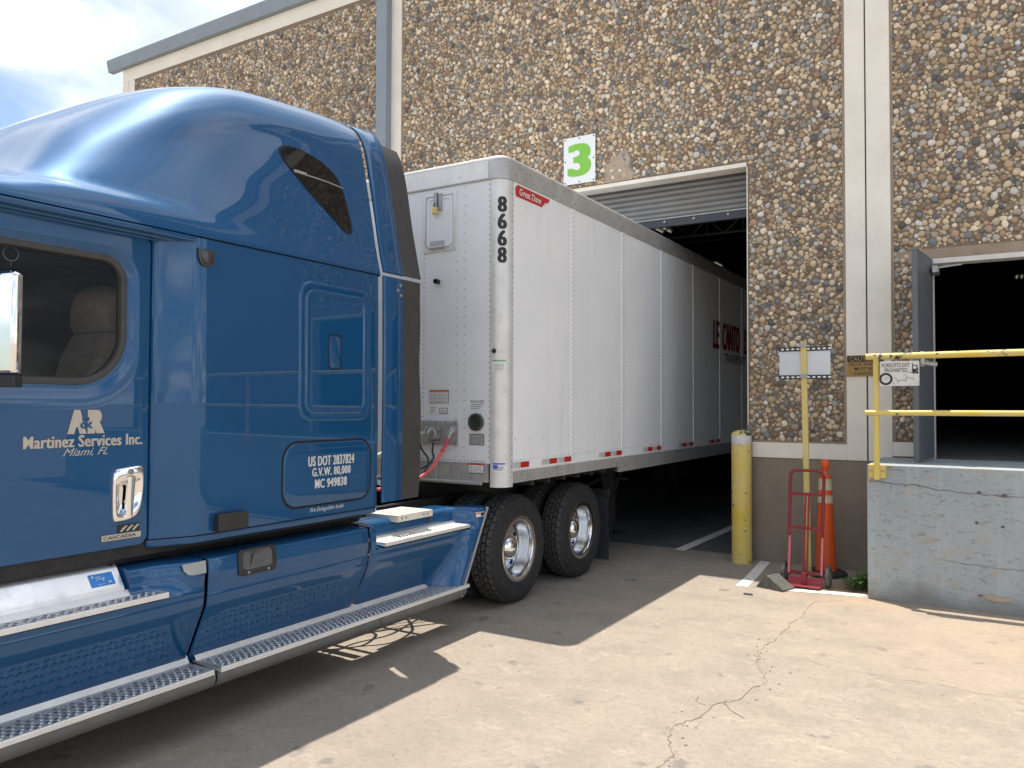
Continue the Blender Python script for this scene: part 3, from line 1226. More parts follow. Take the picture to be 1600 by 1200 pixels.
for pts in ([(-.79, 2.12), (-.76, 2.09), (-.70, 2.10)], [(-.76, 2.09), (-.765, 2.065)], [(-.70, 2.15), (-.69, 2.12), (-.63, 2.11)], [(-.69, 2.12), (-.70, 2.08)], [(-.63, 2.11), (-.625, 2.085)], [(-.80, 2.075), (-.79, 2.055)], [(-.88, 2.10), (-.845, 2.125)]):
    sb = strip(rough_line(pts, .002, .012), .003, None, '')
    b0 = len(s2.v)
    s2.v += [(a[0], SGY - .009, a[1]) for a in sb.v]
    s2.f += [tuple(i + b0 for i in k) for k in sb.f]
    s2.m += sb.m
s2.build('cracked_paint', M['ink'], sgo, smooth=0)

# ================================================================== WALL SIGNS
sg = MB()
CY = TF - .001
plate(sg, -1.42, -1.035, 2.185, 2.425, FY(CY), .006, 0, .006)
cau = tag(sg.build('caution_sign', M['gold'], smooth=30), 'gold and black wheel-chock caution sign on the cream wall trim behind the rail', 'sign')
s2 = MB()
quad(s2, -1.413, -1.042, 2.352, 2.418, FY(CY - .0085))
s2.build('header', M['ink'], cau, smooth=0)
s2 = MB()
mp = lambda a, b: (a, CY - .0105, b)
put_text(s2, 'CAUTION', (-1.392, -1.098, 2.362, 2.408), mp, 0, bold=.012)
s2.build('header_lettering', M['gold'], cau, smooth=0)
s2 = MB()
mp = lambda a, b: (a, CY - .0085, b)
put_text(s2, 'TRUCK WHEELS', (-1.402, -1.085, 2.305, 2.340), mp, bold=.008)
put_text(s2, 'MUST BE', (-1.338, -1.145, 2.255, 2.290), mp, bold=.008)
put_text(s2, '. CHOCKED', (-1.368, -1.133, 2.202, 2.238), mp, bold=.008)
s2.build('lettering', M['ink'], cau, smooth=0)

n3 = MB()
NY = WALL - .038
plate(n3, -5.045, -4.565, 4.885, 5.535, FY(NY), .006, 0, .006)
no3 = tag(n3.build('number_sign', M['signwhite'], smooth=30), 'white square sign with a bold green numeral 3 above the bay door', 'sign')
n3 = MB()
put_heavy(n3, '3', (-4.985, -4.625, 4.985, 5.435), lambda a, b, o: (a, NY - .0085 - o, b), 0, dx=.16, n=4, bold=.022)
n3.build('numeral', M['green3'], no3, smooth=0)
n3 = MB()
for a in (-5.02, -4.805, -4.59):
    for b in (4.91, 5.21, 5.51):
        if a != -4.805 or b != 5.21:
            n3.lathe([(.010, 0), (.009, .005), (0, .007)], (a, NY - .006, b), (0, -1, 0), 8)
n3.build('screw', M['ink'], no3)

# ================================================================== SIGN POLE, HAND TRUCK, POST, BOLLARD, CHOCK
po = thing('sign_post', 'yellow pole with the blank back of a panel, leaning behind the hand truck', 'sign post', (-1.70, 8.82, 0))
q = MB()
q.obox((-1.708, 8.82, 1.255), (.029, 0, 0), (0, .024, 0), (.012, 0, 1.25)) if False else None
pz = [(-1.728, 8.80, 2.54), (-1.695, 8.84, .0)]
q.rings([[(x - .029, y - .022, z), (x + .029, y - .022, z), (x + .029, y + .022, z), (x - .029, y + .022, z)] for x, y, z in pz], cap0=True, cap1=True)
q.build('pole', M['yellowpole'], po, smooth=0, bevel=.006)
q = MB()
plate(q, -1.985, -1.463, 2.178, 2.445, FY(8.835), .006, 0, .008)
q.build('panel', pbr('panel_back', (.60, .61, .64), .42, .35, .03, 3), po, smooth=30)
for zc_ in (2.462, 2.160):
    q = MB()
    q.box(-1.988, -1.460, 8.818, 8.828, zc_ - .022, zc_ + .022)
    ch = q.build('channel', M['black'], po, smooth=0)
    q = MB()
    for k in range(10):
        x = -1.965 + k * .0535
        plate(q, x, x + .032, zc_ - .009, zc_ + .008, FY(8.8175), .001, 0, .006)
    ch2 = q.build('slot', M['signwhite'], ch, smooth=0)
for zc_ in (2.50, 2.168):
    q = MB()
    q.box(-1.763, -1.690, 8.770, 8.779, zc_ - .022, zc_ + .022)
    q.build('clamp', M['steel'], po, smooth=0, bevel=.003)

ht = thing('hand_truck', 'maroon steel two-wheeled hand truck standing against the brown wall base', 'hand truck', (-1.665, 8.55, 0))
hy_ = lambda z: 8.50 + .16 * z          # leans back a little
q = MB()
w0, w1 = -1.838, -1.512
path = [(w0 + .012, hy_(.10), .10), (w0, hy_(.6), .6), (w0 - .004, hy_(1.08), 1.08)]
for k in range(7):
    t = PI - k * PI / 12
    path.append((w0 + .066 + .07 * math.cos(t), hy_(1.10), 1.105 + .07 * math.sin(t)))
for k in range(7):
    t = PI / 2 - k * PI / 12
    path.append((w1 - .066 + .07 * math.cos(t), hy_(1.10), 1.105 + .07 * math.sin(t)))
path += [(w1 + .004, hy_(1.08), 1.08), (w1, hy_(.6), .6), (w1 - .012 + .02, hy_(.1), .10)]
q.tube(path, .0165, 10)
q.build('frame', M['redpaint'], ht)
for z in (.93, .585):
    q = MB()
    q.box(w0, w1, hy_(z) - .008, hy_(z) + .008, z - .016, z + .016)
    q.build('crossbar', M['redpaint'], ht, smooth=0, bevel=.003)
q = MB()
for dx in (-.020, .012):
    q.rings([[(-1.668 + dx - .006, hy_(z) - .014, z), (-1.668 + dx + .012, hy_(z) - .014, z), (-1.668 + dx + .012, hy_(z) + .006, z), (-1.668 + dx - .006, hy_(z) + .006, z)] for z in (.93, .10)], cap0=True, cap1=True)
q.build('centre_strap', M['redpaint'], ht, smooth=0)
q = MB()
for x in (w0 + .008, w1 + .004):
    q.tube([(x, hy_(.50) - .014, .50), (x, hy_(.12) - .014, .13)], .014, 8)
q.build('stair_glide', M['pinkpaint'], ht)
q = MB()
q.box(w0 - .01, w1 + .012, hy_(.15) - .01, hy_(.15) + .008, .125, .155)
q.build('lower_bar', M['redpaint'], ht, smooth=0, bevel=.003)
q = MB()
q.obox((-1.666, 8.475, .070), (.165, 0, 0), (0, .006, 0), (0, .010, .032))
q.obox((-1.666, 8.405, .026), (.165, 0, 0), (0, .05, 0), (0, 0, .004))
q.box(-1.69, -1.645, 8.44, 8.475, .03, .15)
q.build('toe_plate', M['redpaint'], ht, smooth=0, bevel=.003)
q = MB()
q.tube([(-1.90, 8.57, .115), (-1.43, 8.57, .115)], .010, 8)
q.build('axle', M['steel'], ht)
for x, s in ((-1.885, -1), (-1.452, 1)):
    q = MB()
    q.lathe([(.030, -.018), (.075, -.016), (.085, -.022), (.108, -.018), (.115, -.008), (.115, .008), (.108, .018), (.085, .022), (.075, .016), (.030, .018)], (x, 8.57, .115), (s, 0, 0), 28, closed=True)
    wh = q.build('wheel', pbr('grey_tyre', (.085, .085, .085), .8, 0, .2, 20), ht)
    q = MB()
    q.lathe([(0, -.025), (.035, -.023), (.070, -.012), (.070, .012), (.035, .023), (0, .025)], (x, 8.57, .115), (s, 0, 0), 20)
    q.build('hub', M['steel'], wh)

dp = thing('delineator_post', 'orange delineator post with two pale bands on a black rubber base', 'traffic post', (-1.595, 9.22, 0))
q = MB()
cpos = (-1.590, 9.22, 0)
q.lathe([(.118, .03), (.112, .06), (.108, .10), (.085, .60), (.064, 1.055), (.058, 1.09), (.035, 1.10), (.024, 1.125), (.024, 1.145), (.040, 1.165), (.052, 1.20), (.050, 1.235), (.030, 1.262), (0, 1.266)], cpos, (0, 0, 1), 36)
q.build('post', M['orange'], dp)
rr_ = lambda z: .108 + (.064 - .108) * (z - .10) / (1.055 - .10) + .0035
for za, zb in ((.93, 1.052), (.79, .875)):
    q = MB()
    q.lathe([(rr_(za) - .004, za), (rr_(za), za), (rr_(zb), zb), (rr_(zb) - .004, zb)], cpos, (0, 0, 1), 36)
    q.build('reflective_band', M['cream'], dp)
q = MB()
q.lathe([(0, .004), (.215, .004), (.222, .015), (.218, .035), (.190, .052), (.125, .060), (.12, .03)], cpos, (0, 0, 1), 40)
q.build('rubber_base', M['rubber'], dp)

q = MB()
bc = (-2.555, 9.40, 0)
q.lathe([(.118, 0), (.115, .2), (.115, 1.40)], bc, (0, 0, 1), 40)
bol = q.build('bollard', M['yellow'])
tag(bol, 'yellow steel bollard with a worn white top beside the bay opening', 'bollard')
q = MB()
q.lathe([(.1155, 1.40), (.1165, 1.402), (.1165, 1.50)], bc, (0, 0, 1), 40)
q.build('white_band', pbr('worn_white', (.66, .66, .66), .6, 0, .06, 9, dirt=(.6, .3, .25), dirtamt=.5), bol)
q = MB()
q.lathe([(.1165, 1.50), (.112, 1.525), (.085, 1.548), (.04, 1.562), (0, 1.566)], bc, (0, 0, 1), 40)
q.build('cap', M['yellowworn'], bol)

ckk = MB()
# wheel chock: wedge with ribbed top, turned on the ground
ca, sa = math.cos(-.35), math.sin(-.35)


def chp(x, y, z):
    return (-1.915 + .86 * (x * ca - y * sa), 8.27 + .86 * (x * sa + y * ca), .86 * z)


secs = [(-.17, .012), (-.155, .05), (-.06, .135), (-.03, .148), (.03, .146), (.06, .13)]
nr = 15
top = []
for k in range(nr * 2 + 1):
    t = k / (nr * 2)
    x = -.17 + .35 * t
    z = .012 + .136 * min(1, t * 2.9) if t < .42 else .148 - .125 * (t - .42) / .58
    z += .006 if k % 2 else 0
    top.append((x, z))
ckk.grid([[chp(x, y, z) for x, z in top] for y in (-.12, -.06, 0, .06, .12)])
for y in (-.12, .12):
    b = len(ckk.v)
    for x, z in top:
        ckk.add(chp(x, y, z))
    ckk.add(chp(.18, y, .0))
    ckk.add(chp(-.17, y, .0))
    ckk.face(range(b, b + len(top) + 2))
ckk.grid([[chp(.18, y, 0), chp(.18, y, .023)] for y in (-.12, .12)])
tag(ckk.build('wheel_chock', M['rubbertread'], smooth=20), 'dark ribbed rubber wheel chock lying on the sunlit concrete', 'wheel chock')
q = MB()
o_ = [(-.045, -.01), (-.03, .018), (.01, .014), (.03, .022), (.048, .002), (.02, -.016), (-.02, -.014)]
q.rings([[(-2.07 + a, 7.83 + b, 0) for a, b in o_], [(-2.07 + a * .9, 7.83 + b * .9, .016) for a, b in o_]], cap1=True)
tag(q.build('debris_chip', M['rubbertread'], smooth=0), 'small dark chip of debris on the concrete in front of the chock', 'debris')

wd = thing('weed', 'low green weed growing in the corner between wall and dock', 'weed', (-1.17, 8.75, 0))
q = MB()
sm = MB()
for k in range(44):
    a = random.uniform(0, 2 * PI)
    cx, cy = -1.17 + random.uniform(-.09, .09), 8.74 + random.uniform(-.16, .16)
    hgt_ = random.uniform(.05, .17)
    tx, ty = cx + math.cos(a) * .09, cy + math.sin(a) * .09
    sm.tube([(cx, cy, 0), ((cx + tx) / 2, (cy + ty) / 2, hgt_ * .7), (tx, ty, hgt_)], .0025, 5)
    for j in range(7):
        t = .25 + .75 * j / 6
        px, py, pz_ = cx + (tx - cx) * t, cy + (ty - cy) * t, hgt_ * (t ** .7)
        la = a + random.choice((-1, 1)) * random.uniform(.3, 1.5)
        ll, lw = random.uniform(.05, .085), random.uniform(.012, .020)
        d = Vector((math.cos(la), math.sin(la), random.uniform(-.15, .55))).normalized()
        sd = d.cross(Vector((0, 0, 1))).normalized()
        p0 = Vector((px, py, pz_))
        ids = [q.add(p0), q.add(p0 + d * ll * .45 + sd * lw), q.add(p0 + d * ll - Vector((0, 0, .008))), q.add(p0 + d * ll * .45 - sd * lw)]
        q.face(ids)
q.build('leaves', M['leaf'], wd, smooth=0)
sm.build('stems', M['stem'], wd)

# ================================================================== TRAILER
TX, TXF, TF_, TEND = -3.68, -6.27, 5.88, 20.3
TXM = (TX + TXF) / 2
trl = thing('box_trailer', 'long white riveted box trailer backed halfway into the warehouse bay', 'trailer', (TXM, 12, 0))


def rivet(mb, p, nrm, rad=.0075, m=1, n=6):
    ax = Vector(nrm)
    a = ax.cross(Vector((0, 0, 1))).normalized()
    b2 = ax.cross(a)
    p = Vector(p)
    R0 = [mb.add(p + (a * math.cos(2 * PI * k / n) + b2 * math.sin(2 * PI * k / n)) * rad) for k in range(n)]
    c = mb.add(p + ax * rad * .6)
    for k in range(n):
        mb.face((R0[k], R0[(k + 1) % n], c), m)


def SX(x):
    return lambda a, b, o=0.0: (x + o, a, b)


# side panels, each slightly bowed, with overlapping riveted joints
SEAMS = [7.213, 8.49, 9.76, 11.04, 12.325, 13.6, 14.9, 16.2, 17.5, 18.8]
q = MB()
edges = [6.03] + SEAMS + [TEND]
for i in range(len(edges) - 1):
    a, b = edges[i], edges[i + 1]
    rows = []
    for j in range(9):
        y = a + (b - a) * j / 8
        bow = .004 * math.sin(PI * j / 8) * random.uniform(.7, 1.2)
        rows.append([(TX + bow, y, z) for z in (1.25, 1.9, 2.6, 3.3, 3.885)])
    q.grid(rows, 0)
for s in SEAMS:
    q.box(TX - .002, TX + .006, s - .035, s + .035, 1.255, 3.88, 0)
    for dy in (-.021, .021):
        if s < 14:
            for k in range(54):
                rivet(q, (TX + .0062, s + dy, 1.29 + k * .0478 + (.02 if dy > 0 else 0)), (1, 0, 0), .0065)
y = 6.07
k = 0
while y < 11.2:
    rivet(q, (TX + .003, y, 1.352), (1, 0, 0), .0055)
    rivet(q, (TX + .003, y + .02, 1.262), (1, 0, 0), .0055)
    if k % 5 == 0:
        rivet(q, (TX + .0055, y, 1.545), (1, 0, 0), .006)
    y += .052
    k += 1
side = q.build('side_panel', [M['tside'], M['rivet']], trl, smooth=30)
q = MB()
q.grid([[(TXF, y, z) for z in (1.25, 3.885)] for y in (6.03, TEND)])
q.build('side_panel', M['twhite'], trl, smooth=0)
q = MB()
q.box(TXF + .01, TX - .01, 6.0, TEND, 4.0, 4.06)
q.build('roof', M['twhite'], trl, smooth=0)
q = MB()
q.box(TXF + .02, TX - .02, 5.98, TEND, 1.19, 1.26)
y = 6.4
while y < TEND:
    q.box(TXF + .02, TX - .02, y, y + .06, 1.10, 1.19)
    y += .32
q.build('floor', M['frame'], trl, smooth=0)
q = MB()
q.box(TXF, TX, TEND, TEND + .03, 1.1, 4.05)
q.build('rear_doors', M['twhite'], trl, smooth=0)


def arc_post(th, out=0.0, sgn=1):
    """front corner curve in plan, th 0 = front face, 90 = side face"""
    t = math.radians(th)
    rr = .12 + out
    x, y = -3.80 + rr * math.sin(t), 6.00 - rr * math.cos(t)
    if sgn < 0:
        x = 2 * TXM - x
    return x, y


# corner posts
for sgn in (1, -1):
    q = MB()
    plan = [((-3.820 if sgn > 0 else 2 * TXM + 3.820), 5.88)] + [arc_post(t, 0, sgn) for t in range(0, 91, 6)] + [((TX + .001) if sgn > 0 else TXF - .001, 6.036)]
    q.grid([[(x, y, z) for z in (1.118, 1.3, 2.5, 3.9)] for x, y in plan])
    if sgn > 0:
        for k in range(54):
            rivet(q, (TX + .0015, 6.018, 1.20 + k * .05), (1, 0, 0), .0065)
    cp = q.build('corner_post', [M['tpost'], M['rivet']], trl, smooth=50)
    if sgn > 0:
        def PO(th, z, o=.002):
            x, y = arc_post(th, o)
            return (x, y, z)
        q = MB()
        for k, ch in enumerate('8668'):
            z1 = 3.712 - k * .152
            put_heavy(q, ch, (21, 62, z1 - .140, z1), lambda a, c, o: PO(a, c, .002 + o), dx=.2, n=4, bold=.006)
        q.build('unit_number', M['ink'], cp, smooth=0)
        for (z0, z1, hdr, name) in ((2.145, 2.252, 'greenink', 'post_label'), (1.258, 1.338, 'blueink', 'post_label')):
            q = MB()
            q.grid([[PO(t, z) for t in range(0, 61, 6)] for z in (z0, z1)], 0)
            q.grid([[PO(t, z, .003) for t in range(2, 59, 7)] for z in (z1 - .016, z1 - .003)], 1)
            for kk in range(5):
                zz_ = z0 + .012 + kk * (z1 - z0 - .04) / 5
                q.grid([[PO(t, z, .003) for t in range(8, 50 + (kk * 7) % 9, 7)] for z in (zz_, zz_ + .004)], 2)
            if hdr == 'blueink':
                q.grid([[PO(t, z, .0035) for t in (5, 12, 20, 26)] for z in (1.285, 1.318)], 1)
                V, F = text2d('Blue Ox', 28, 57, 1.305, 1.325, shear=.3) if False else ([], [])
            q.build(name, [M['paper'], M[hdr], M['greyink']], cp, smooth=0)
        q = MB()
        q.lathe([(0.022, 0), (.020, .008), (.012, .010), (.010, .004), (0, .004)], (*arc_post(8, .0), 2.33), (.14, -.99, 0), 14)
        q.build('rivet_plug', M['ink'], cp)

# top rail: one band running round the front corner
q = MB()


def band(out):
    pl = [(TXM, 5.88 - out), (-4.4, 5.88 - out), (-3.84, 5.88 - out)] + [arc_post(t, out) for t in range(0, 91, 6)] + [(TX + out, y) for y in (6.3, 8, 10, 14, TEND)]
    far = [(2 * TXM - x, y) for x, y in pl[1:]][::-1]
    return far + pl


lv = [(.004, 3.872), (.010, 3.876), (.010, 4.045), (.004, 4.070), (-.015, 4.084), (-.06, 4.09)]
q.grid([[(x, y, z) for x, y in band(o)] for o, z in lv])
y = 6.06
k = 0
while y < 13:
    rivet(q, (TX + .0102, y, 3.965 + (.035 if k % 2 else -.035)), (1, 0, 0), .0075)
    if k % 4 == 0:
        rivet(q, (TX + .0102, y + .03, 3.905), (1, 0, 0), .006)
    y += .085
    k += 1
x = -3.86
k = 0
while x > -5.2:
    rivet(q, (x, 5.8698, 3.945 + (.03 if k % 3 else -.03)), (0, -1, 0), .006)
    x -= .058
    k += 1
q.build('top_rail', [M['trail'], M['rivet']], trl, smooth=50)
q = MB()
q.grid([[(x, y, z) for x, y in [(a, b) for a, b in band(.0105)][:24]] for z in (3.878, 4.05)]) if False else q.box(-5.1, -3.845, 5.866, 5.8692, 3.885, 4.04)
q.build('front_rail_cover', M['tpost'], trl, smooth=0)
# bottom rail
q = MB()
for (x0, x1) in ((TX - .05, TX + .006), (TXF - .006, TXF + .05)):
    q.box(x0, x1, 6.036, 8.40, 1.150, 1.256)
    q.box(x0, x1, 8.40, TEND, 1.085, 1.256)
y = 6.1
while y < 8.3:
    for zz_ in (1.175, 1.21):
        rivet(q, (TX + .0062, y, zz_), (1, 0, 0), .007)
    y += .09 if int(y * 10) % 3 else .16
q.build('bottom_rail', [M['trail'], M['rivet']], trl, smooth=0)
for s in [6.36] + SEAMS[:7]:
    n = 1 if s == 6.36 else 2
    for k in range(n):
        for nm, mt, off in (('red_reflector', 'rtape', -.155 - k * .31), ('silver_reflector', 'stape', -.31 - k * .31)):
            q = MB()
            plate(q, s + off - .036 + .0, s + off + .15 - .036, 1.280, 1.332, SX(TX + .005), .0015, 0, .004, 1)
            q.build(nm, M[mt], side, smooth=0)
# maker's red flash, hauler's lettering
q = MB()
fl = [(6.066, 3.83), (6.10, 3.853), (6.70, 3.853), (6.695, 3.822), (6.66, 3.82), (6.665, 3.80), (6.60, 3.80), (6.60, 3.77), (6.56, 3.772), (6.56, 3.745), (6.075, 3.745), (6.06, 3.79)]
q.rings([[SX(TX + .003)(a, b) for a, b in fl], [SX(TX + .0055)(a, b) for a, b in fl]], cap1=True)
logo = q.build('maker_logo', M['rtape'], side, smooth=0)
q = MB()
put_text(q, 'Great Dane', (6.13, 6.53, 3.768, 3.832), lambda a, b: (TX + .007, a, b), shear=.12, bold=.012)
q.build('logo_lettering', M['paper'], logo, smooth=0)
q = MB()
for w_, ya_, yb_ in (('LE', 11.925, 12.27), ('CANTO', 12.42, 13.42), ('LINES', 13.70, 14.7)):
    put_heavy(q, w_, (ya_, yb_, 2.74, 3.18), lambda a, b, o: (TX + .0085 + o, a, b), dx=.2, n=3, bold=.012, shear=.1)
q.build('side_lettering', M['maroon'], side, smooth=0)
q = MB()
put_text(q, 'TRANSPORT', (12.53, 13.75, 2.545, 2.69), lambda a, b: (TX + .0085, a, b), bold=.01)
put_text(q, 'SERVICE', (13.9, 14.8, 2.545, 2.69), lambda a, b: (TX + .0085, a, b), bold=.01)
q.build('side_lettering', M['ink'], side, smooth=0)

# front wall
q = MB()
for (x0, x1) in ((-6.12, -5.4), (-5.4, -4.573), (-4.573, -3.826)):
    q.grid([[(x0 + (x1 - x0) * i / 4, 5.886 - .003 * math.sin(PI * i / 4), z) for i in range(5)] for z in (1.325, 2.2, 3.0, 3.88)])
for x, st in ((-4.572, .045), (-4.195, .085), (-4.105, .085), (-3.836, .05)):
    z = 1.38
    while z < 3.85:
        if not (x == -4.195 and 3.24 < z < 3.87):
            rivet(q, (x, 5.882, z), (0, -1, 0), .0058)
        z += st
x = -4.6
while x < -3.87:
    rivet(q, (x, 5.882, 1.345), (0, -1, 0), .0058)
    x += .036
front = q.build('front_panel', [M['tfront'], M['rivet']], trl, smooth=30)
q = MB()
q.box(-6.12, -3.842, 5.868, 5.90, 1.16, 1.322)
for x in (-4.58, -4.24, -4.12, -4.02, -3.90):
    for zz_ in (1.20, 1.23, 1.26, 1.29):
        rivet(q, (x, 5.8678, zz_), (0, -1, 0), .006)
x = -4.6
while x < -3.86:
    rivet(q, (x, 5.8678, 1.312), (0, -1, 0), .006)
    x += .045
q.tube([(-6.1, 5.862, 1.150), (-3.90, 5.862, 1.150)], .018, 10)
q.box(-4.47, -4.40, 5.855, 5.868, 1.165, 1.30)
q.build('front_sill', [M['trail'], M['rivet']], trl, smooth=40)
FR = FY(5.8825)
q = MB()
q.rings([[FR(a, b, o) for a, b in rrect(x0, x1, z0, z1, .012, 3)] for x0, x1, z0, z1, o in ((-4.580, -4.198, 3.275, 3.832, 0), (-4.578, -4.20, 3.277, 3.83, .008), (-4.553, -4.232, 3.312, 3.802, .008), (-4.553, -4.232, 3.312, 3.802, .002))])
hf = q.build('vent_door_frame', M['tpost'], front, smooth=30)
q = MB()
q.rings([[FR(a, b, o) for a, b in rrect(x0, x1, z0, z1, rr_, 5)] for x0, x1, z0, z1, rr_, o in ((-4.545, -4.245, 3.315, 3.795, .05, .002), (-4.540, -4.250, 3.32, 3.79, .05, .012), (-4.520, -4.270, 3.34, 3.77, .04, .012), (-4.512, -4.278, 3.348, 3.762, .035, .006))], cap1=True)
vd = q.build('vent_door', M['tfront'], front, smooth=30)
q = MB()
q.box(-4.49, -4.33, 5.862, 5.872, 3.305, 3.375)
q.tube([(-4.50, 5.862, 3.315), (-4.32, 5.862, 3.315)], .012, 8)
for x in (-4.47, -4.43, -4.39, -4.35):
    rivet(q, (x, 5.8618, 3.355), (0, -1, 0), .006, 0)
q.build('hinge', M['trail'], vd, smooth=40)
q = MB()
q.box(-4.44, -4.405, 5.845, 5.872, 3.70, 3.83)
q.box(-4.40, -4.36, 5.860, 5.872, 3.66, 3.82)
q.build('hasp', M['steel'], vd, smooth=0, bevel=.003)
pl = thing('padlock', 'small brass padlock hanging from the hasp of the trailer vent door', 'padlock', (-4.42, 5.845, 3.62))
q = MB()
q.box(-4.447, -4.393, 5.830, 5.850, 3.62, 3.685)
q.build('lock_body', M['brass'], pl, smooth=0, bevel=.006)
q = MB()
q.tube([(-4.437, 5.84, 3.68)] + [(-4.42 + .017 * math.cos(PI - t * PI / 8), 5.84, 3.715 + .017 * math.sin(t * PI / 8)) for t in range(9)] + [(-4.403, 5.84, 3.68)], .0045, 8)
q.build('shackle', M['steel'], pl)
q = MB()
q.lathe([(.024, 0), (.024, .05), (.018, .052), (.017, .02), (0, .02)], (-4.405, 5.882, 2.995), (0, -1, 0), 16)
q.build('vent_nozzle', M['ink'], front)


def label(x0, x1, z0, z1, hdr, lines, border=True, name='label', bg='paper', parent=front, y=5.8815):
    q = MB()
    mp = FY(y)
    if border:
        quad(q, x0, x1, z0, z1, FY(y + .0), 2)
        quad(q, x0 + .005, x1 - .005, z0 + .005, z1 - .005, FY(y - .001), 0)
    else:
        quad(q, x0, x1, z0, z1, FY(y - .001), 0)
    h = z1 - z0
    if hdr:
        quad(q, x0 + .006, x1 - .006, z1 - .18 * h, z1 - .006, FY(y - .002), 1)
    for k in range(lines):
        zz_ = z0 + .1 * h + k * (.68 * h) / lines
        x = x0 + .015
        while x < x1 - .03:
            w = random.uniform(.012, .05)
            quad(q, x, min(x1 - .014, x + w), zz_, zz_ + .30 * h / lines, FY(y - .002), 3)
            x += w + .01
    q.build(name, [M[bg], M[hdr] if hdr else M['ink'], M['ink'], M['greyink']], parent, smooth=0)


label(-4.50, -4.278, 1.864, 1.986, 'orangeink', 6)
label(-4.497, -4.42, 1.765, 1.832, 'greenink', 4, False)
label(-4.385, -4.29, 1.765, 1.820, None, 3)
label(-4.045, -3.885, 1.488, 1.588, None, 6, True, 'vin_plate', 'trail')
label(-4.045, -3.875, 1.235, 1.327, 'redink', 5, True, 'label', 'paper', front, 5.8655)
q = MB()
put_text(q, 'FHWA', (-4.035, -3.955, 1.872, 1.889), lambda a, b: (a, 5.8803, b), bold=.01)
for k in range(2):
    quad(q, -3.945, -3.885 - .01 * k, 1.882 - k * .012, 1.889 - k * .012, FY(5.8803), 1)
for k in range(3):
    quad(q, -4.03, -3.895 - .02 * k, 1.85 - k * .018, 1.856 - k * .018, FY(5.8803), 1)
q.build('lettering', [M['ink'], M['greyink']], front, smooth=0)
q = MB()
cp_ = (-3.965, 5.882, 1.695)
q.lathe([(.082, 0), (.082, .006), (.078, .008)], cp_, (0, -1, 0), 30, 1)
q.lathe([(.078, .006), (.078, .03), (.070, .036), (.055, .036), (.050, .028), (0, .026)], cp_, (0, -1, 0), 30, 0)
q.build('document_holder', [pbr('dark_plastic', (.03, .035, .028), .35), M['steel']], front, smooth=40)
q = MB()
q.box(-4.62, -4.165, 5.866, 5.881, 1.478, 1.70)
q.box(-4.62, -4.165, 5.860, 5.866, 1.667, 1.70)
for x in (-4.55, -4.4, -4.3, -4.19):
    for zz_ in (1.685, 1.495):
        rivet(q, (x, 5.8598 if zz_ > 1.6 else 5.8658, zz_), (0, -1, 0), .009)
gl_ = q.build('connector_plate', [M['trail'], M['rivet']], front, smooth=0)
q = MB()
q.lathe([(.068, 0), (.066, .05), (.058, .065), (.058, .085), (.045, .095), (0, .10)], (-4.40, 5.866, 1.575), (0, -1, .1), 12)
q.box(-4.475, -4.330, 5.79, 5.866, 1.605, 1.645)
q.box(-4.45, -4.35, 5.80, 5.866, 1.50, 1.52)
q.build('light_socket', M['steel'], gl_, smooth=40, bevel=.004)
q = MB()
q.tube([(-4.185, 5.866, 1.625), (-4.185, 5.82, 1.62), (-4.20, 5.79, 1.59), (-4.215, 5.785, 1.545)], [.026, .026, .024, .020], 12)
q.lathe([(.036, 0), (.034, .02), (.02, .028), (0, .028)], (-4.187, 5.835, 1.625), (0, -1, .1), 14)
q.build('air_coupling', M['steel'], gl_, smooth=40)

# landing gear
for xs in (-4.30, -5.65):
    q = MB()
    q.box(xs - .06, xs + .06, 9.44, 9.56, .34, 1.13)
    q.box(xs - .045, xs + .045, 9.455, 9.545, .20, .34)
    lg = q.build('landing_leg', M['frame'], trl, smooth=0, bevel=.008)
    q = MB()
    q.box(xs - .13, xs + .13, 9.36, 9.64, .175, .20)
    q.build('foot_plate', M['frame'], lg, smooth=0, bevel=.004)
    q = MB()
    q.tube([(xs, 9.16, 1.12), (xs, 9.46, .60)], .022, 6)
    q.tube([(xs, 9.95, 1.10), (xs, 9.55, .60)], .022, 6)
    q.tube([(xs, 9.52, .95), (-4.97, 9.52, .60)], .022, 6)
    q.build('brace', M['frame'], lg, smooth=0)
q = MB()
q.tube([(-4.2, 9.5, .72), (-5.7, 9.5, .72)], .022, 8)
q.tube([(-4.24, 9.5, .9), (-4.1, 9.5, .9), (-4.05, 9.5, .9)], .018, 8)
q.build('crank_shaft', M['frame'], trl)
# rear bogie of the trailer, deep inside
q = MB()
for yy in (16.6, 17.9):
    for xa in (-3.78, -4.1, -5.85, -6.17):
        q.lathe([(.29, -.12), (.42, -.13), (.49, -.10), (.50, 0), (.49, .10), (.42, .13), (.29, .12)], (xa - .0 + .0, yy, .50), (1, 0, 0), 32)
q.build('rear_wheels', M['rubber'], trl)

# ================================================================== TRUCK TRACTOR
TXC = -5.02
tk = thing('truck_tractor', 'glossy blue sleeper-cab truck tractor with chrome and aluminium steps, coupled to the trailer', 'truck', (TXC, 3.4, 0))


def mir(p):
    return (2 * TXC - p[0], p[1], p[2])


def SIDE(z):
    return -3.84 - .008 * ((z - 1.95) / .85) ** 2


KY = [.6, 1.2, 1.8, 2.4, 3.0, 3.6, 4.43, 4.9]
KZ = [2.86, 2.90, 2.98, 3.506, 3.842, 3.978, 4.043, 4.04]


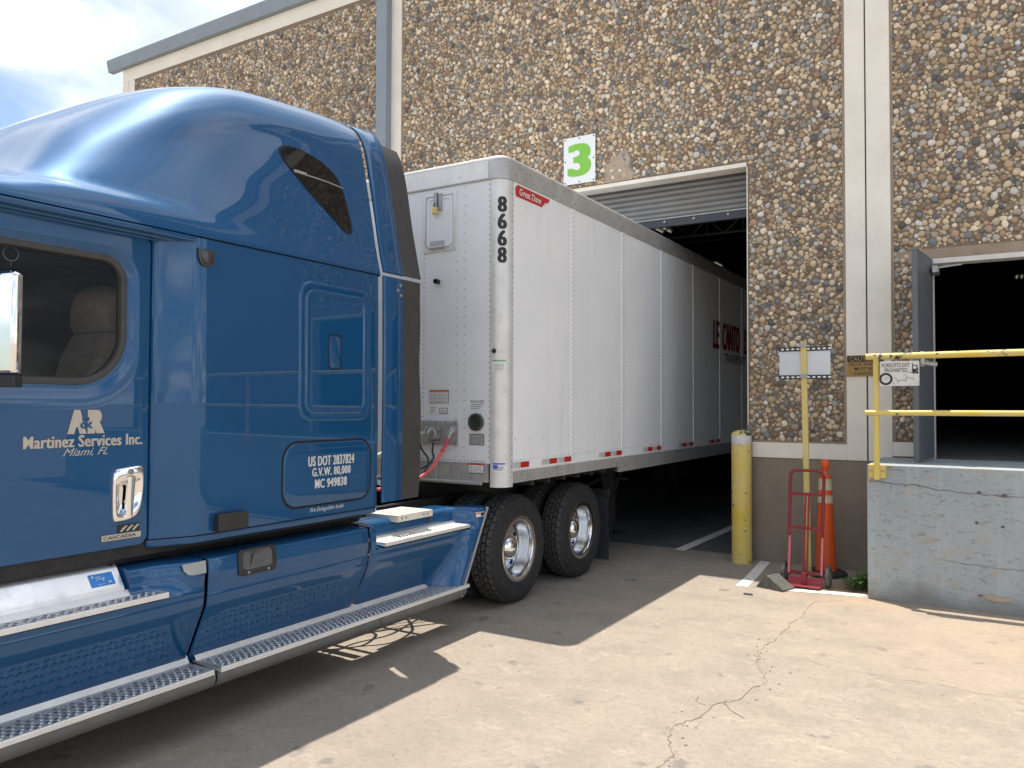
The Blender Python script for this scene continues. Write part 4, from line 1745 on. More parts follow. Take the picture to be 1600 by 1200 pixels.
def zroof(Y):
    """monotone cubic through the measured roofline heights"""
    n = len(KY)
    d = [(KZ[i + 1] - KZ[i]) / (KY[i + 1] - KY[i]) for i in range(n - 1)]
    m = [d[0]] + [0 if d[i - 1] * d[i] <= 0 else 2 * d[i - 1] * d[i] / (d[i - 1] + d[i]) for i in range(1, n - 1)] + [d[-1]]
    i = max(0, min(n - 2, int(np.searchsorted(KY, Y)) - 1))
    h = KY[i + 1] - KY[i]
    t = (Y - KY[i]) / h
    return KZ[i] * (1 + 2 * t) * (1 - t) ** 2 + m[i] * h * t * (1 - t) ** 2 + KZ[i + 1] * t * t * (3 - 2 * t) + m[i + 1] * h * t * t * (t - 1)


RS = [(0, 0.0), (.018, .06), (.045, .14), (.10, .40), (.14, .55), (.192, .77), (.222, .83), (.255, .88), (.295, .92), (.345, .952), (.42, .975), (.55, .990), (.75, .997), (.96, 1.0), (1.18, 1.0)]
ARCH = [(2.60, 3.25), (2.658, 3.298), (2.816, 3.402), (2.989, 3.494), (3.289, 3.603), (3.616, 3.688), (3.982, 3.704), (4.177, 3.641), (4.30, 3.45)]


def roof_section(Y, n=64):
    zt = zroof(Y)
    s = max(0.0, min(1.0, (2.92 - Y) / 1.5)) ** 1.25
    d = .16 * s
    w = 1 - sstep(1.8, 3.4, Y)
    H = zt - 2.82
    zr = 2.925
    tt = np.linspace(0, len(RS) - 1, n)
    ra = np.interp(tt, range(len(RS)), [q_[0] for q_ in RS])
    rb_ = np.interp(tt, range(len(RS)), [q_[1] for q_ in RS])
    ker = np.ones(7) / 7
    ra = np.convolve(np.concatenate([2 * ra[0] - ra[3:0:-1], ra, 2 * ra[-1] - ra[-2:-5:-1]]), ker, 'valid')
    rb_ = np.convolve(np.concatenate([2 * rb_[0] - rb_[3:0:-1], rb_, rb_[-2:-5:-1]]), ker, 'valid')
    th = np.linspace(0, 1, n) * PI / 2
    ea, eb = 1.18 * (1 - np.maximum(np.cos(th), 0) ** 1.25), np.sin(th) ** .95
    out = [(0.0, 2.803)]
    for a, b in zip(ra * (1 - w) + ea * w, rb_ * (1 - w) + eb * w):
        z = 2.82 + b * H
        k = sstep(zr - .012, zr + .055, z)
        aa = a * (1 - .75 * s * (1 - k)) + d * k * (1 - a / 1.18)
        # shallow recess under the shoulder arch
        if 2.6 < Y < 4.35:
            za = sum(lerp_tab(ARCH, Y + dy) for dy in (-.18, -.12, -.06, 0, .06, .12, .18)) / 7
            dep = .009 * sstep(2.62, 2.95, Y) * (1 - sstep(4.12, 4.30, Y))
            aa += dep * (1 - sstep(za - .045, za + .045, z)) * sstep(2.95, 3.25, z)
        out.append((aa, z))
    return out


def roof_x(Y, z):
    s = roof_section(Y)
    return -3.84 - float(np.interp(z, [p_[1] for p_ in s], [p_[0] for p_ in s]))


def roof_skin(mb, Ys, amax=1.18, off=0.0, both=True):
    rows = []
    for Y in Ys:
        s = roof_section(Y)
        near = [(-3.84 - a - off, Y, z - off * .5) for a, z in s if a <= amax]
        rows.append(near)
    L = min(len(r_) for r_ in rows)
    rows = [r_[:L] for r_ in rows]
    mb.grid(rows)
    if both:
        mb.grid([[mir(p_) for p_ in r_] for r_ in rows])
    return rows


q = MB()
Ys = [.62 + i * .06 for i in range(63)]
Ys = [y for y in Ys if y < 4.34] + [4.35, 4.38, 4.40, 4.415]
rows = roof_skin(q, Ys)
# rolled rear edge
last = rows[-1]
r2_ = [[(p_[0] - i * .3 * .02, 4.415 + dy, p_[2] - dz) for p_ in last] for i, (dy, dz) in enumerate(((0.0, 0), (.010, .004), (.014, .012), (.014, .05)))]
r2_ = []
for (dy, ins) in ((0, 0), (.009, .004), (.013, .012), (.013, .06)):
    r2_.append([(p_[0] - ins, 4.415 + dy, p_[2] - ins * .5) for p_ in last])
q.grid(r2_)
q.grid([[mir(p_) for p_ in r_] for r_ in r2_])
roof_cap = q.build('roof_fairing', M['blue'], tk, smooth=45)
q = MB()
bw = [(TXC + 1.12, 1.06), (TXC + 1.12, 2.80)] + [(-3.84 - a - .05, z - .03) for a, z in roof_section(4.40) if a < 1.1 and z > 2.84]
bw = bw + [(2 * TXC - x, z) for x, z in bw[::-1]]
q.rings([[(x, y, z) for x, z in bw] for y in (4.40, 4.42)], cap0=True, cap1=True)
q.build('back_wall', M['frame'], tk, smooth=0)

# roof-fairing window
WIN = [(3.595, 3.518), (3.619, 3.553), (3.655, 3.572), (3.696, 3.579), (3.75, 3.583), (3.809, 3.579), (3.906, 3.561), (3.97, 3.545), (4.024, 3.517), (4.096, 3.47), (4.137, 3.40), (4.158, 3.315), (4.175, 3.201), (4.184, 3.109), (4.172, 3.078), (4.137, 3.067), (4.081, 3.084), (3.999, 3.15), (3.891, 3.231), (3.785, 3.313), (3.699, 3.386), (3.619, 3.463)]
wc = (sum(a for a, b in WIN) / len(WIN), sum(b for a, b in WIN) / len(WIN))


def densify(P, k=3):
    out = []
    n = len(P)
    for i in range(n):
        p0, p1, p2, p3 = P[i - 1], P[i], P[(i + 1) % n], P[(i + 2) % n]
        for j in range(k):
            t = j / k
            out.append(tuple(.5 * (2 * p1[c_] + (p2[c_] - p0[c_]) * t + (2 * p0[c_] - 5 * p1[c_] + 4 * p2[c_] - p3[c_]) * t * t + (3 * p1[c_] - p0[c_] - 3 * p2[c_] + p3[c_]) * t ** 3) for c_ in (0, 1)))
    return out


WD = densify(WIN)


def on_roof(a, b, o):
    return (roof_x(a, b) + o, a, b)


q = MB()
q.rings([[on_roof(wc[0] + (a - wc[0]) * s_, wc[1] + (b - wc[1]) * s_, .0045) for a, b in WD] for s_ in (.975, .8, .6, .4, .2, .03)], cap1=True)
rw = q.build('side_window', M['darkglass'], roof_cap, smooth=60)
q = MB()
q.rings([[on_roof(wc[0] + (a - wc[0]) * s_, wc[1] + (b - wc[1]) * s_, o_) for a, b in WD] for s_, o_ in ((1.02, .0005), (1.008, .006), (.985, .0065), (.965, .004))])
q.build('window_trim', M['gap'], rw, smooth=60)
q = MB()
q.tube([on_roof(3.69 + (4.145 - 3.69) * t / 8, 3.402 - .004 * t / 8 + .008 * math.sin(PI * t / 8), .006) for t in range(9)], .0045, 6)
q.tube([on_roof(3.69 + .11 * t / 3, 3.412, .008) for t in range(4)], .007, 6)
q.build('window_divider', M['steel'], rw)

# lower sleeper body
PLAN = [(-4.02, 2.654), (-3.962, 2.656), (-3.945, 2.664), (-3.930, 2.684), (-3.905, 2.735), (-3.878, 2.795), (-3.858, 2.838), (-3.846, 2.865), (-3.841, 2.90), (-3.84, 2.96), (-3.84, 3.3), (-3.84, 3.7), (-3.84, 4.1), (-3.84, 4.37), (-3.843, 4.40), (-3.852, 4.42), (-3.87, 4.428), (-3.93, 4.43)]
q = MB()
zs_ = [1.108 + (2.796 - 1.108) * i / 18 for i in range(19)]
for fn in (lambda p_: p_, mir):
    q.grid([[fn((x + SIDE(z) + 3.84, y, z)) for z in zs_] for x, y in PLAN])
sleeper = q.build('sleeper_body', M['blue'], tk, smooth=50)
q = MB()
for fn in (lambda p_: p_, mir):
    q.grid([[fn((x + SIDE(1.1) + 3.84 - ins, y, z)) for z, ins in ((1.10, .006), (1.075, .004), (1.062, .012), (1.058, .06))] for x, y in PLAN[1:]])
q.build('sill_moulding', M['blue'], sleeper, smooth=50)
q = MB()
for fn in (lambda p_: p_, mir):
    q.grid([[fn((x + SIDE(z) + 3.84 - .012, y, z)) for z in (2.79, 2.81)] for x, y in PLAN])
    q.grid([[fn((x + SIDE(z) + 3.84 - .012, y, z)) for z in (1.095, 1.115)] for x, y in PLAN])
q.build('seam_seal', M['gap'], sleeper, smooth=0)


def SM(a, b, o=0.0):
    return (SIDE(b) + o, a, b)


# embossed baggage door
q = MB()
steps = [(0, .0004), (.006, .007), (.016, .0095), (.030, .0085), (.052, .003), (.058, .0022), (.064, .0065), (.074, .0085), (.084, .0075), (.092, .0025), (.10, .0022)]
q.rings([[SM(a, b, o_) for a, b in rrect(3.628 + i_, 4.332 - i_, 1.735 + i_ * .9, 2.665 - i_ * .9, max(.03, .11 - i_ * .6), 8)] for i_, o_ in steps], cap1=False)
o_ = rrect(3.728, 4.232, 1.825, 2.575, .05, 8)
cz = [1.825 + (2.575 - 1.825) * k / 8 for k in range(9)]
q.grid([[SM(a, z, .0022) for a in (3.728, 3.9, 4.06, 4.232)] for z in cz])
bag = q.build('baggage_door', M['blue'], sleeper, smooth=60)
q = MB()
q.rings([[SM(a, b, o_) for a, b in rrect(3.897 + i_, 4.020 - i_, 2.085 + i_, 2.328 - i_, .028, 5)] for i_, o_ in ((0, .0026), (.002, .004), (.007, .004), (.009, .0026))])
q.build('latch_outline', M['gap'], bag, smooth=0)
q = MB()
q.rings([[SM(a, b, o_) for a, b in rrect(3.908 + i_, 4.009 - i_, 2.096 + i_, 2.317 - i_, .022, 5)] for i_, o_ in ((0, .0026), (.003, .006))], cap1=True)
q.build('latch', M['blue'], bag, smooth=40)
# luggage hatch
q = MB()
q.rings([[SM(a, b, o_) for a, b in rrect(3.498 + i_, 4.338 - i_, 1.172 + i_, 1.612 - i_, .125, 10)] for i_, o_ in ((0, .0008), (.003, .003), (.011, .003), (.014, .0008))])
hatch = q.build('hatch_seal', M['gap'], sleeper, smooth=0)
q = MB()
rr_out = rrect(3.512, 4.324, 1.186, 1.598, .112, 10)
q.rings([[SM(a, b, o_) for a, b in rrect(3.512 + i_, 4.324 - i_, 1.186 + i_, 1.598 - i_, max(.02, .112 - i_), 10)] for i_, o_ in ((0, .001), (.004, .005), (.012, .0068), (.10, .0074))], cap1=True)
hp = q.build('luggage_hatch', M['blue'], sleeper, smooth=50)
q = MB()
for s_, bx in (('US DOT 2837824', (3.715, 4.150, 1.440, 1.506)), ('G.V.W. 80,000', (3.752, 4.115, 1.364, 1.428)), ('MC 949838', (3.778, 4.080, 1.292, 1.352))):
    put_heavy(q, s_, bx, lambda a, b, o: SM(a, b, .0095 + o), dx=.17, n=3, bold=.006, spacing=1.12)
q.build('registration_lettering', M['white_decal'], hp, smooth=0)
q = MB()
put_text(q, 'Fire Extinguisher Inside', (3.745, 4.06, 1.130, 1.166), lambda a, b: SM(a, b, .003), shear=.45)
q.build('small_lettering', M['white_decal'], sleeper, smooth=0)
# marker lamp and black pad
q = MB()
sh = [(2.864, 2.735), (2.972, 2.735), (2.974, 2.69), (2.965, 2.655), (2.94, 2.637), (2.90, 2.637), (2.875, 2.655), (2.863, 2.69)]
sc_ = (2.918, 2.69)
q.rings([[SM(sc_[0] + (a - sc_[0]) * k, sc_[1] + (b - sc_[1]) * k, o_) for a, b in sh] for k, o_ in ((1, 0), (1, .012), (.9, .018), (.8, .018), (.72, .026), (.4, .032))], cap1=True)
q.build('marker_lamp', pbr('smoked_lamp', (.035, .035, .038), .3, 0, .1, 20, coat=.5), sleeper, smooth=35)
q = MB()
q.rings([[SM(a, b, o_) for a, b in rrect(2.996 + i_, 3.210 - i_, 1.112 + i_, 1.214 - i_, .012, 3)] for i_, o_ in ((0, 0), (0, .045), (.006, .052))], cap1=True)
q.build('side_lamp_pad', M['black'], sleeper, smooth=35)

# side extenders and rubber flaps
for fn in (lambda p_: p_, mir):
    q = MB()
    rows = []
    for Y in (4.462, 4.47, 4.55, 4.62, 4.672, 4.690):
        s = roof_section(4.43)
        ins = .004 if Y in (4.462, 4.690) else 0
        lim = [(a, z) for a, z in s if a < .62]
        lim = [(a, z - .018) if i == 0 else (a, z) for i, (a, z) in enumerate(lim)]
        rows.append([fn((-3.835 - a - ins, Y, z + (Y - 4.46) * .06 * sstep(3.7, 4.0, z) * 2)) for a, z in lim if z > 2.82])
    inner = [[(p_[0] + (-.012 if fn((0, 0, 0))[0] == 0 else .012), p_[1], p_[2] - .006) for p_ in r_] for r_ in rows[::-1]]
    q.grid(rows + inner + rows[:1])
    ue = q.build('upper_extender', M['blue'], tk, smooth=50)
    q = MB()
    zl_ = [1.128 + (2.806 - 1.128) * i / 10 for i in range(11)]
    rows = [[fn((SIDE(z) + .004 - ins, Y, z)) for z in zl_] for Y, ins in ((4.462, .004), (4.47, 0), (4.60, 0), (4.682, 0), (4.690, .004))]
    inner = [[(p_[0] + (-.012 if fn((0, 0, 0))[0] == 0 else .012), p_[1], p_[2]) for p_ in r_] for r_ in rows[::-1]]
    q.grid(rows + inner + rows[:1])
    for zz_ in (1.128, 2.806):
        pass
    le = q.build('side_extender', M['blue'], tk, smooth=50)
    if fn((0, 0, 0))[0] == 0:
        for (yy, zz_) in ((4.655, 2.755), (4.625, 2.715), (4.66, 2.68)):
            b = MB()
            b.lathe([(.014, 0), (.012, .006), (0, .008)], (SIDE(zz_) + .004, yy, zz_), (1, 0, 0), 10)
            b.build('bolt', M['steel'], le)
    for nm, za, zb in (('rubber_flap', 2.835, 3.895), ('rubber_flap', 1.128, 2.808)):
        q = MB()
        rows = []
        for i in range(15):
            z = za + (zb - za) * i / 14
            if za > 2.5:
                s = roof_section(4.43)
                x = -3.838 - float(np.interp(z, [p_[1] for p_ in s], [p_[0] for p_ in s]))
            else:
                x = SIDE(z)
            wob = .007 * math.sin(z * 5.3) + .004 * math.sin(z * 11)
            e = 4.905 + wob - (.02 if i in (0, 14) else 0) * 0
            x -= .004
            rows.append([fn((x, 4.672, z)), fn((x + .004 * math.sin(z * 3), 4.78, z)), fn((x + .006 * math.sin(z * 4 + 1), e, z)), fn((x - .007, e, z)), fn((x - .007, 4.78, z)), fn((x - .007, 4.672, z))])
        q.grid(rows, closed=True)
        q.build(nm, M['flap'], ue if za > 2.5 else le, smooth=40)

# drip rail over the door and cab side under the fairing lip
q = MB()
for fn in (lambda p_: p_, mir):
    q.grid([[fn((x, y, z)) for y in (.62, 1.2, 1.8, 2.4, 2.80, 2.855)] for x, z in ((-3.85, 2.800), (-3.846, 2.797), (-3.846, 2.778), (-3.852, 2.770), (-3.90, 2.768), (-3.905, 2.760), (-3.945, 2.758), (-3.95, 2.752), (-4.02, 2.750))])
q.build('drip_rail', M['blue'], tk, smooth=40)

# door
def DX(z):
    return -3.945 - .010 * ((z - 1.85) / .8) ** 2


def DM(a, b, o=0.0):
    return (DX(b) + o, a, b)


DY0, DY1, DZ0, DZ1 = 1.36, 2.646, 1.085, 2.752
WY0, WY1, WZ0, WZ1 = 1.44, 2.512, 1.946, 2.632
WR = [.13, .10, .10, .27]
NC = 12
for fn in (lambda p_: p_, mir):
    q = MB()
    lay = []
    for t, off in ((1.0, -.03), (1.0, -.006), (.995, 0.0), (.75, 0), (.5, 0), (.25, 0), (.06, 0)):
        A_ = rrect(DY0, DY1, DZ0, DZ1, [.03, .03, .05, .05], NC)
        g_ = .085
        B_ = rrect(WY0 - g_ * .6, WY1 + g_ * .8, WZ0 - g_, WZ1 + g_ * .55, [w_ + g_ * .7 for w_ in WR], NC)
        lay.append([fn(DM(b[0] + (a[0] - b[0]) * t, b[1] + (a[1] - b[1]) * t, off)) for a, b in zip(A_, B_)])
    for g_, off in ((.085, .0), (.070, -.001), (.035, -.013), (.012, -.016), (0.0, -.016)):
        B_ = rrect(WY0 - g_ * .6, WY1 + g_ * .8, WZ0 - g_, WZ1 + g_ * .55, [w_ + g_ * .7 for w_ in WR], NC)
        lay.append([fn(DM(a, b, off)) for a, b in B_])
    q.rings(lay)
    door = q.build('door', M['blue'], tk, smooth=40)
    q = MB()
    q.rings([[fn(DM(a, b, o_)) for a, b in rrect(WY0 + i_, WY1 - i_, WZ0 + i_, WZ1 - i_, [max(.03, w_ - i_) for w_ in WR], NC)] for i_, o_ in ((-.003, -.017), (0, -.005), (.010, -.002), (.030, -.006), (.036, -.016), (.036, -.045))])
    q.build('window_seal', M['seal'], door, smooth=40)
    q = MB()
    q.rings([[fn(DM(a, b, -.030)) for a, b in rrect(WY0 + .02, WY1 - .02, WZ0 + .02, WZ1 - .02, [w_ - .02 for w_ in WR], NC)]], cap1=True)
    q.build('window_pane', M['glass'], door, smooth=0)
    q = MB()
    q.rings([[fn(DM(a, b, o_)) for a, b in rrect(y0, y1, z0, z1, rr_, NC)] for y0, y1, z0, z1, rr_, o_ in ((DY0 + .02, DY1 - .01, DZ0, DZ1 - .02, .03, -.05), (WY0 + .03, WY1 - .03, WZ0 + .03, WZ1 - .03, .1, -.05))])
    q.build('inner_trim', M['dark'], door, smooth=0)
    if fn((0, 0, 0))[0] != 0:
        continue
    # lettering
    q = MB()
    put_heavy(q, 'A', (2.199, 2.296, 1.696, 1.817), lambda a, b, o: DM(a, b, .002 + o), dx=.22, n=4, bold=.01)
    put_heavy(q, 'R', (2.302, 2.392, 1.696, 1.817), lambda a, b, o: DM(a, b, .0022 + o), dx=.28, n=4, bold=.01)
    put_heavy(q, 'Martinez Services Inc.', (1.990, 2.606, 1.630, 1.690), lambda a, b, o: DM(a, b, .002 + o), dx=.17, n=4, bold=.008, spacing=1.08)
    put_text(q, 'Miami, FL', (2.180, 2.412, 1.580, 1.624), lambda a, b: DM(a, b, .002), shear=.5)
    q.build('company_lettering', M['decal'], door, smooth=0)
    q = MB()
    put_text(q, '&', (2.262, 2.330, 1.722, 1.786), lambda a, b: DM(a, b, .0048), bold=.012)
    q.build('ampersand', M['blue'], door, smooth=0)  # the ampersand itself, lettered in blue over the pale initials
    # handle
    q = MB()
    hc = (2.522, 1.370)
    ho = densify([(2.452, 1.50), (2.50, 1.510), (2.585, 1.518), (2.608, 1.505), (2.613, 1.44), (2.608, 1.36), (2.600, 1.30), (2.575, 1.25), (2.53, 1.228), (2.46, 1.225), (2.442, 1.25), (2.437, 1.34), (2.438, 1.45)], 3)
    hi = densify([(2.470, 1.425), (2.505, 1.44), (2.55, 1.445), (2.590, 1.445), (2.596, 1.42), (2.595, 1.37), (2.583, 1.32), (2.555, 1.285), (2.52, 1.268), (2.47, 1.268), (2.463, 1.29), (2.459, 1.34), (2.460, 1.395)], 3)
    hm = [((a[0] + b[0]) / 2, (a[1] + b[1]) / 2) for a, b in zip(ho, hi)]
    q.rings([[DM(hc[0] + (a - hc[0]) * k, hc[1] + (b - hc[1]) * k, o_) for a, b in P_] for P_, k, o_ in ((ho, 1.0, 0), (ho, .99, .014), (ho, .95, .020), (hm, 1.0, .022), (hi, 1.02, .021), (hi, .97, .016), (hi, .80, .005), (hi, .5, .003))], cap1=True)
    hd_ = q.build('door_handle', M['chrome'], door, smooth=60)
    q = MB()
    q.rings([[DM(cx + sx * w_, z, o_) for sx, o_ in ((-1, .016), (-1, .030), (-.6, .034), (.6, .034), (1, .030), (1, .016))] for cx, z, w_ in ((2.533, 1.462, .021), (2.531, 1.41, .020), (2.527, 1.34, .020), (2.522, 1.26, .020), (2.521, 1.245, .019))], cap0=True, cap1=True)
    q.build('pull_bar', M['chrome'], hd_, smooth=30)
    q = MB()
    q.lathe([(.017, .018), (.016, .026), (.011, .027), (.009, .022), (0, .022)], DM(2.531, 1.487), (1, 0, 0), 18)
    q.build('lock_cylinder', M['steel'], hd_, smooth=30)
    # badges
    q = MB()
    plate(q, 2.478, 2.601, 1.166, 1.208, lambda a, b, o=0: DM(a, b, .001 + o), .004, 0, .002, 1)
    bdg = q.build('badge', M['ink'], door, smooth=0)
    q = MB()
    for k in range(3):
        y0 = 2.487 + k * .034
        ids = [q.add(DM(*p_, .0065)) for p_ in ((y0, 1.172), (y0 + .012, 1.171), (y0 + .044, 1.20), (y0 + .030, 1.202), (y0 + .022, 1.19), (y0 + .020, 1.196))]
        q.face(ids)
    q.build('badge_mark', M['decal'], bdg, smooth=0)
    q = MB()
    plate(q, 2.390, 2.609, 1.132, 1.162, lambda a, b, o=0: DM(a, b, .001 + o), .004, 0, .003, 1)
    bdg = q.build('badge', M['decal'], door, smooth=0)
    q = MB()
    put_text(q, 'CASCADIA', (2.398, 2.580, 1.138, 1.156), lambda a, b: DM(a, b, .0062), bold=.01)
    q.build('badge_lettering', M['ink'], bdg, smooth=0)

# black sill panel under cab and frame
q = MB()
for fn in (lambda p_: p_, mir):
    q.grid([[fn((x, y, z)) for y in (.7, 1.5, 2.3, 3.2, 4.40)] for x, z in ((-4.03, 1.10), (-3.985, 1.092), (-3.985, 1.02), (-4.02, .985), (-4.10, .98), (-4.11, .6))])
q.build('sill_panel', M['frame'], tk, smooth=30)
q = MB()
q.box(-5.95, -4.09, .4, 4.40, 1.0, 1.10)
q.build('cab_floor', M['frame'], tk, smooth=0)
for xs in (-5.45, -4.59):
    q = MB()
    q.box(xs - .04, xs + .04, -1.2, 8.35, .68, .96)
    q.build('frame_rail', M['frame'], tk, smooth=0)
q = MB()  # unseen dark boxes added behind the skirts to stop daylight showing through
q.box(-4.62, -4.13, .9, 4.35, .32, .94)
q.box(-5.95, -5.45, .9, 4.35, .32, .94)
q.build('daylight_blocker', M['frame'], tk, smooth=0, bevel=.02)
q = MB()
q.lathe([(0, -.26), (.03, -.26), (.52, -.22), (.52, .03), (.42, .06), (.06, .07), (0, .07)], (-5.02, 7.05, 1.04), (0, 0, 1), 28)
q.build('fifth_wheel', M['frame'], tk)
q = MB()
for yy in (6.39, 7.70):
    q.tube([(-3.99, yy, .5), (-6.05, yy, .5)], .085, 14)
    q.lathe([(0, -.2), (.2, -.12), (.22, 0), (.2, .12), (0, .2)], (-5.02, yy, .5), (0, 1, 0), 18)
for xs in (-4.75, -5.29):
    q.tube([(xs, 5.75, .62), (xs, 6.05, .62)], .16, 14)
q.tube([(-5.02, 3.4, .62), (-5.02, 6.3, .55)], .06, 12)
q.box(-5.5, -4.5, 8.28, 8.36, .70, .96)
q.build('drive_axle', M['frame'], tk, smooth=40)

# deck plate behind the cab, with two clusters of drain holes
q = MB()
dpx = [-4.21 + i * .0198 for i in range(17)]
dpy = [4.70 + i * .0216 for i in range(21)]


def is_hole(i, j):
    return i in (3, 5, 7, 9, 11, 13) and j in (3, 5, 7, 12, 14, 16)


for zz_ in (1.0, .998):
    for i in range(16):
        for j in range(20):
            if not is_hole(i, j):
                q.face([q.add((dpx[a], dpy[b], zz_)) for a, b in ((i, j), (i + 1, j), (i + 1, j + 1), (i, j + 1))])
x0_, x1_, y0_, y1_ = dpx[0], dpx[-1], dpy[0], dpy[-1]
q.box(x0_, x1_, y0_ - .004, y0_, .95, 1.001)
q.box(x0_, x1_, y1_, y1_ + .004, .95, 1.001)
q.box(x1_, x1_ + .004, y0_ - .004, y1_ + .004, .95, 1.001)
q.box(x0_ - .004, x0_, y0_, y1_, .95, 1.001)
dkp = q.build('deck_plate', M['deck'], tk, smooth=0)
q = MB()
for j in (4.75, 4.80, 5.02, 5.07):
    q.lathe([(.008, 0), (0, .003)], (x1_ + .0042, j, .975), (1, 0, 0), 8)
q.build('rivet_heads', M['ink'], dkp)
q = MB()
q.box(-4.56, -4.20, 4.45, 4.52, .93, .99)
q.box(-4.56, -3.95, 5.15, 5.19, .88, .93)
q.box(-4.56, -3.98, 4.58, 4.62, .86, .92)
q.build('deck_bracket', M['frame'], tk, smooth=0)

# ------------------------------------------------ chassis fairings
PFT = [(.365, -3.985), (.45, -3.944), (.55, -3.895), (.68, -3.832), (.69, -3.827), (.705, -3.8215), (.72, -3.819), (.80, -3.811), (.88, -3.805), (.955, -3.815)]


def PF(z):
    """outer face of the side skirts: flat lower plane, crease, near-vertical upper plane with a fine raised line"""
    zs = [a for a, b in PFT]
    xs = [b for a, b in PFT]
    return (np.interp(z, zs, xs) * 2 + np.interp(z - .006, zs, xs) + np.interp(z + .006, zs, xs)) / 4 + .0035 * math.exp(-((z - .765) / .0045) ** 2)


zlow = [.365, .40, .44, .48, .52, .56, .60, .64, .665, .68, .69, .70, .712, .73, .75, .757, .761, .765, .769, .773, .78, .80]
zfull = zlow + [.83, .86, .89, .91, .925, .94, .95]
TOPX = [(-3.819, .962), (-3.832, .970), (-3.87, .975), (-4.02, .976)]


def fairing(fn, y0, y1, zs, top, name, ny=10):
    q = MB()
    ys = [y0, y0 + .004, y0 + .012] + [y0 + (y1 - y0) * i / ny for i in range(1, ny)] + [y1 - .012, y1 - .004, y1]
    ins = [.012, .003, 0] + [0] * (ny - 1) + [0, .003, .012]
    rows = []
    for y, i_ in zip(ys, ins):
        r_ = [(PF(z) - i_, y, z) for z in zs] + [(x - i_ * .5, y, z - i_ * .3) for x, z in top]
        rows.append([fn(p_) for p_ in r_])
    q.grid(rows)
    return q


